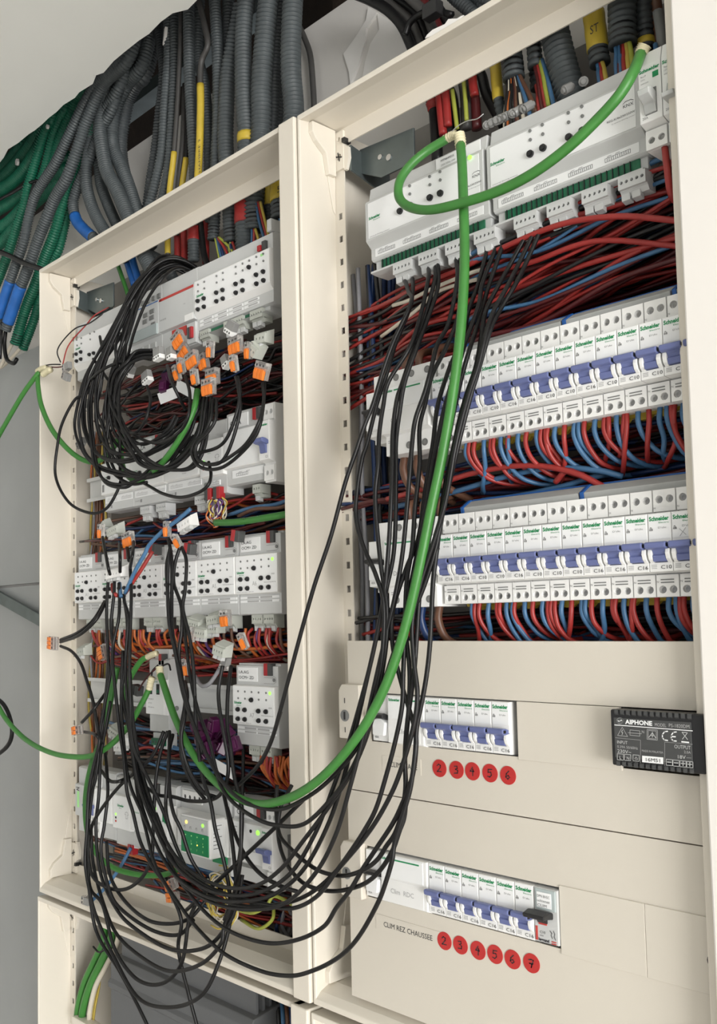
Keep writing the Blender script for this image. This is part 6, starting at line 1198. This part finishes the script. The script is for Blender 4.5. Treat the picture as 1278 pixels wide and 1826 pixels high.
# ------------------------------------------------------------------ black cables hanging from the long actuators
GK = 'black cables sweeping from the long actuators'; LK = 'black cable hanging from the long actuators and sweeping over to the looped-cable enclosure'
def black(px, label, group, r=.0020, per=9): return wire('black_cable', px, r, 'black_cable', label, 'cable', group, per=per, k=7)
def zz(pts, ys):
    """interpolate depth along the list"""
    n = len(pts); m_ = len(ys) - 1; out = []
    for i, (x, y) in enumerate(pts):
        f = i/(n-1)*m_; a = min(int(f), m_-1); out.append((x, y, ys[a] + (ys[a+1]-ys[a])*(f-a)))
    return out
D1 = [.020, -.030, -.045, -.055, -.060, -.060, -.055]
SW = [(650,1220),(628,1300),(606,1370)]
right = [
 [(722,500),(728,520),(733,540),(703,605),(683,660),(665,720),(650,758),(636,800),(615,862),(590,955),(560,1045),(536,1130),(516,1205),(500,1265),(483,1323),(463,1361),(436,1390),(414,1407),(395,1412)],
 [(735,497),(736,515),(730,550),(705,613),(690,665),(672,720),(655,788),(645,820),(636,880),(635,925),(648,975),(670,1025),(684,1080),(680,1180),(658,1290),(628,1370),(590,1425),(540,1470),(490,1471),(454,1458),(418,1433),(395,1404),(385,1372),(373,1323),(351,1260),(338,1200),(330,1130),(325,1080)],
 [(764,478),(763,500),(750,562),(730,620),(693,680),(683,725),(676,775),(674,830),(669,890),(678,1000),(690,1086),(686,1170),(664,1280),(630,1370),(585,1440),(540,1500),(500,1550),(454,1580),(400,1582),(350,1560),(308,1520),(272,1450),(246,1389),(232,1320),(230,1260)],
 [(776,475),(775,500),(758,562),(740,613),(718,680),(707,715),(700,775),(699,840),(697,900),(692,986),(684,1065),(666,1160),(646,1240),(620,1330),(592,1410),(560,1490),(515,1560),(454,1594),(393,1594),(345,1572),(305,1533),(270,1461),(246,1395),(234,1320),(226,1240),(224,1180),(228,1101),(221,1072)],
 [(781,472),(780,515),(760,575),(745,615),(722,680),(712,738),(706,790),(706,850),(703,975),(688,1055),(668,1150),(650,1230),(632,1310),(612,1390),(585,1470),(545,1545),(500,1588),(450,1606),(385,1604),(335,1580),(296,1540),(258,1460),(232,1400),(222,1340),(216,1250),(219,1160)],
 [(813,462),(815,500),(800,575),(780,613),(768,660),(757,700),(740,750),(734,800),(730,850),(719,975),(706,1055),(684,1150),(668,1220),(648,1310),(625,1400),(598,1490),(560,1560),(505,1612),(440,1622),(380,1610),(330,1580),(294,1536),(266,1476),(244,1400),(233,1310),(231,1220)],
 [(820,460),(822,520),(815,570),(795,620),(770,670),(758,720),(748,763),(748,830),(740,906),(735,975),(725,1039),(722,1120),(719,1200),(717,1258),(706,1316),(691,1374),(671,1440),(650,1480),(628,1514),(600,1553),(565,1598),(520,1620),(470,1612),(420,1600),(370,1580),(330,1550),(292,1494),(264,1424),(248,1370),(238,1310)],
 [(868,448),(853,505),(835,555),(825,600),(800,660),(780,725),(772,790),(759,869),(746,959),(725,1012),(701,1086),(700,1150),(716,1220),(728,1260),(737,1290),(742,1325),(735,1385),(714,1440),(699,1470),(674,1508),(648,1547),(624,1587),(600,1618),(577,1652),(533,1675),(481,1682),(424,1667),(380,1640),(340,1597),(305,1544),(285,1480),(266,1420),(249,1360),(237,1280),(232,1200)],
 [(884,443),(860,505),(853,545),(830,610),(818,650),(800,700),(785,760),(768,850),(757,920),(737,1020),(722,1100),(730,1190),(729,1258),(722,1345),(723,1403),(716,1450),(704,1486),(689,1508),(674,1531),(652,1549),(624,1560),(600,1561),(570,1553),(542,1535),(515,1510),(498,1487),(492,1443),(494,1400)],
 [(896,438),(873,505),(858,555),(848,590),(838,620),(825,665),(812,720),(798,790),(780,880),(765,960),(750,1040),(744,1120),(738,1200),(726,1290),(722,1350),(724,1410),(721,1455),(712,1482),(700,1516),(682,1546),(661,1568),(637,1581),(600,1589),(565,1585),(535,1570),(508,1535),(496,1490),(500,1440),(520,1400)],
 [(938,420),(905,480),(890,507),(866,555),(856,613),(848,655),(833,700),(820,745),(806,810),(791,880),(780,970),(772,1039),(767,1140),(761,1200),(752,1252),(743,1296),(740,1345),(732,1403),(722,1440),(704,1501),(699,1534),(687,1575),(674,1609),(648,1657),(624,1689),(596,1712),(560,1730),(520,1740),(467,1732),(402,1702),(358,1662),(323,1618),(279,1548),(260,1480),(246,1420),(236,1340),(222,1250)],
 [(953,413),(920,480),(905,510),(880,555),(865,600),(853,650),(838,695),(825,740),(811,800),(795,890),(775,960),(750,1040),(735,1110),(738,1180),(744,1240),(736,1300),(712,1380),(690,1430),(660,1480),(620,1530),(577,1575),(540,1600),(500,1612),(440,1616),(385,1600),(338,1564),(302,1512),(278,1450)],
 [(965,407),(935,475),(920,505),(893,550),(876,583),(863,625),(850,670),(838,710),(820,780),(806,840),(792,900),(776,980),(750,1060),(715,1130),(690,1200),(672,1262),(640,1328),(600,1378),(556,1416),(505,1442),(463,1440),(427,1424),(395,1392),(368,1345),(345,1290),(326,1235),(313,1166),(303,1114),(299,1078),(300,1000),(303,975)],
]
for k, pts in enumerate(right): black(zz(pts, [.026, -.028 - .002*(k % 3), -.044 - .003*(k % 4), -.056, -.064 + .003*(k % 5), -.058, -.045, -.024]), {0: 'black cable crossing the cream divider on its own, ending above the bottom rail', 10: 'black cable sweeping lowest, drooping past the enclosure bottom edge', 12: 'black cable following the long green cable round to the lever connectors'}.get(k, LK), GK, .00205)
# ------------------------------------------------------------------ black cables of the looped-cable enclosure
G1 = 'black cables of the big coil'; LL1 = 'black cable looping in the big coil below the top rail'
coilp = [
 [(356,482),(330,466),(300,462),(268,480),(236,518),(205,575),(176,628),(152,672),(140,715),(133,762),(147,804),(172,832),(214,847),(257,849),(299,840),(331,815),(358,762),(369,712)],
 [(350,476),(320,462),(288,468),(256,498),(226,545),(196,598),(166,646),(150,690),(146,735),(152,775),(172,809),(210,821),(248,813),(278,802),(310,781),(341,752),(364,712)],
 [(344,478),(312,466),(280,476),(250,510),(222,560),(194,612),(172,660),(160,705),(158,745),(162,783),(168,826),(185,855),(214,864),(248,855),(282,834),(312,809),(340,770),(352,724)],
 [(340,474),(306,463),(276,476),(246,514),(216,566),(190,622),(174,672),(170,720),(176,765),(194,800),(230,812),(270,806),(316,776),(348,738),(358,706)],
 [(346,484),(316,474),(284,486),(256,522),(232,574),(210,630),(196,676),(198,720),(219,762),(248,804),(278,828),(316,838),(346,832),(364,800),(372,752),(376,708)],
 [(338,484),(310,474),(278,490),(252,530),(234,584),(220,632),(210,690),(208,740),(222,790),(256,826),(296,836),(328,820),(356,780),(366,730),(370,706)],
 [(332,480),(300,472),(270,492),(244,536),(224,592),(206,650),(190,706),(184,754),(192,796),(214,830),(250,846),(292,838),(322,812),(346,776)],
 [(350,490),(318,478),(290,496),(262,536),(240,590),(226,640),(212,668)],
 [(334,490),(304,480),(272,502),(240,552),(214,602),(182,650),(156,700),(134,712),(112,752),(103,790),(99,849),(123,896),(162,915),(189,907),(208,878),(216,853),(219,836)],
 [(274,627),(246,629),(218,642),(200,664),(192,692),(188,730),(196,772),(216,800),(240,806)],
 [(276,632),(248,634),(224,647),(206,668),(198,700),(194,742),(186,790),(196,836),(230,862),(262,860)],
 [(277,637),(250,640),(228,652),(212,676),(204,712),(206,752),(224,786),(262,790),(300,772),(318,744)],
 [(246,856),(268,868),(290,880),(320,887),(350,880),(370,866),(376,846),(372,824)],
 [(380,712),(376,745),(362,776),(346,790),(342,810),(357,833),(392,835),(428,810),(459,770),(470,716),(468,682)],
 [(386,712),(384,748),(368,774),(350,794),(352,818),(372,828),(396,822),(414,786),(428,730),(424,688),(420,672)],
 [(472,680),(470,716),(462,752),(440,790),(414,812),(388,826),(360,826),(344,806)],
 [(424,672),(428,700),(420,742),(398,790),(360,806),(320,806)],
 [(262,688),(268,712),(262,742),(250,764),(238,772),(216,768),(196,752)],
 [(298,652),(306,680),(318,706),(330,730)], [(330,670),(338,700),(336,740),(318,772),(280,790),(240,776),(206,744)],
 [(166,640),(186,668),(206,700),(214,740),(214,800),(214,838)], [(178,600),(184,640),(180,690),(170,740),(180,790)],
 [(212,590),(206,620),(209,650),(212,668)], [(150,690),(176,664),(206,648),(240,640)],
]
coilp += [[(x + RND.uniform(3, 8)*(1 if x < 230 else -1), y + RND.uniform(-7, 7)) for x, y in coilp[q]] for q in (0, 1, 2, 3, 4, 5, 6, 9, 10, 11)]
for k, pts in enumerate(coilp): black(zz(pts, [.060, .004, -.022 - .003*(k % 4), -.030 - .004*(k % 5), -.036 - .003*(k % 3), -.026, -.010]) if (k < 9 or 24 <= k < 31) else zz(pts, [-.012 - .004*(k % 3), -.030 - .004*(k % 4), -.034, -.018]), LL1, G1, .0020)
G2 = 'black cables hanging before the lower rails'; LL2 = 'black cable hanging before the lower rails of the looped-cable enclosure'
vert = [
 [(183,958),(188,985),(193,1012),(196,1024)], [(213,970),(214,995),(214,1020)], [(238,966),(236,990),(232,1012)], [(226,972),(230,1000)],
 [(193,1036),(191,1060),(190,1100),(192,1149),(193,1192),(187,1252),(182,1300),(173,1346),(168,1389),(161,1441),(157,1490),(158,1560),(161,1605),(174,1667),(213,1732),(244,1790),(268,1840)],
 [(204,1036),(203,1062),(198,1114),(202,1157),(197,1200),(189,1243),(178,1305),(176,1340),(170,1390),(158,1430),(156,1500),(160,1580),(183,1614),(205,1693),(244,1746),(288,1754),(323,1719),(336,1645),(350,1610)],
 [(212,1040),(213,1075),(211,1106),(202,1149),(201,1183),(206,1235),(213,1300),(220,1346),(223,1380),(227,1415),(237,1449),(250,1500),(272,1545),(300,1585),(323,1640),(318,1693),(336,1772),(354,1840)],
 [(232,1010),(234,1060),(232,1132),(231,1200),(233,1270),(234,1303),(240,1337),(256,1372),(275,1411),(292,1449),(310,1500),(330,1545)],
 [(220,1060),(227,1114),(223,1183),(218,1235),(230,1300),(240,1346),(247,1389),(258,1423),(271,1458),(290,1505),(320,1550)],
 [(187,1072),(166,1106),(139,1128),(108,1141)], [(190,1070),(172,1104),(142,1132),(108,1145)],
 [(108,1152),(127,1161),(144,1183),(156,1218),(166,1252),(175,1303),(177,1324),(166,1370),(158,1415),(155,1480),(152,1540),(162,1600),(174,1640),(205,1710),(248,1781),(305,1796),(358,1776),(389,1719),(410,1645),(419,1579),(430,1500),(432,1430),(434,1323)],
 [(189,1235),(166,1266),(146,1288)], [(150,1305),(170,1310),(182,1326)],
 [(197,1250),(190,1290),(184,1320),(179,1350),(178,1380),(176,1420),(171,1480),(180,1560),(209,1623),(244,1658),(305,1693),(367,1689),(406,1649),(424,1605),(432,1560)],
 [(187,1337),(190,1372),(192,1415),(186,1470),(180,1520),(196,1590),(218,1623),(270,1658),(318,1667),(345,1640)],
 [(292,1304),(275,1343),(254,1367),(220,1395),(190,1430),(165,1470),(158,1510)],
 [(299,1304),(285,1346),(277,1398),(273,1480),(270,1530),(252,1566),(222,1586),(190,1582),(164,1560),(157,1510),(159,1440),(168,1370)],
 [(302,1304),(301,1355),(296,1415),(297,1455),(312,1505)], [(308,1310),(301,1346),(302,1406),(309,1449),(323,1480),(340,1530),(366,1572)],
 [(180,1374),(194,1391),(209,1394),(227,1387)], [(240,1387),(266,1408),(283,1418),(309,1421),(337,1428),(369,1428),(391,1418),(404,1393),(407,1361),(400,1314),(391,1260),(390,1226),(397,1187)],
 [(303,978),(297,1010),(299,1060),(302,1114),(313,1166),(326,1235),(347,1300),(360,1345)], [(300,960),(306,1000),(306,1080),(307,1123),(316,1175),(331,1243),(355,1318),(382,1368),(400,1398),(427,1421),(463,1437),(492,1440)],
 [(320,978),(312,1005),(310,1040),(323,1080),(324,1123),(319,1166),(326,1218),(330,1252),(323,1300),(324,1350),(340,1392),(365,1425)],
 [(324,976),(332,1000),(330,1050),(326,1085),(337,1132),(344,1183),(347,1235),(350,1300),(360,1380),(375,1430),(384,1480),(400,1540),(410,1600),(404,1650)],
 [(412,1187),(407,1226),(405,1290),(411,1332),(418,1386),(429,1431),(430,1480),(428,1540),(418,1590),(400,1640)],
 [(395,1400),(404,1440),(411,1480),(418,1540),(420,1590),(400,1650),(393,1684),(358,1719),(305,1732),(257,1710),(209,1667),(184,1610),(166,1540),(162,1470)],
 [(540,1427),(488,1478),(428,1534),(370,1588),(330,1625)], [(500,1270),(483,1323),(465,1360)],
 [(367,1605),(340,1636),(305,1647),(262,1640),(222,1606),(196,1560),(190,1500)],
 [(330,1215),(334,1240),(330,1275),(323,1320),(336,1370),(360,1410),(384,1421)],
 [(405,1440),(420,1490),(440,1530),(466,1560),(500,1580),(530,1590)],
]
for k, pts in enumerate(vert): black(zz(pts, [-.014, -.026 - .004*(k % 4), -.034 - .005*(k % 4), -.040 - .004*(k % 3), .040 if k == 11 else -.030]), {9: 'upper black cable reaching the connector before the enclosure side', 10: 'lower black cable reaching the connector before the enclosure side', 11: 'black cable falling from that side connector into the deepest bottom loop', 4: 'black cable falling from the cream plug past the enclosure bottom'}.get(k, LL2), G2, .0022)
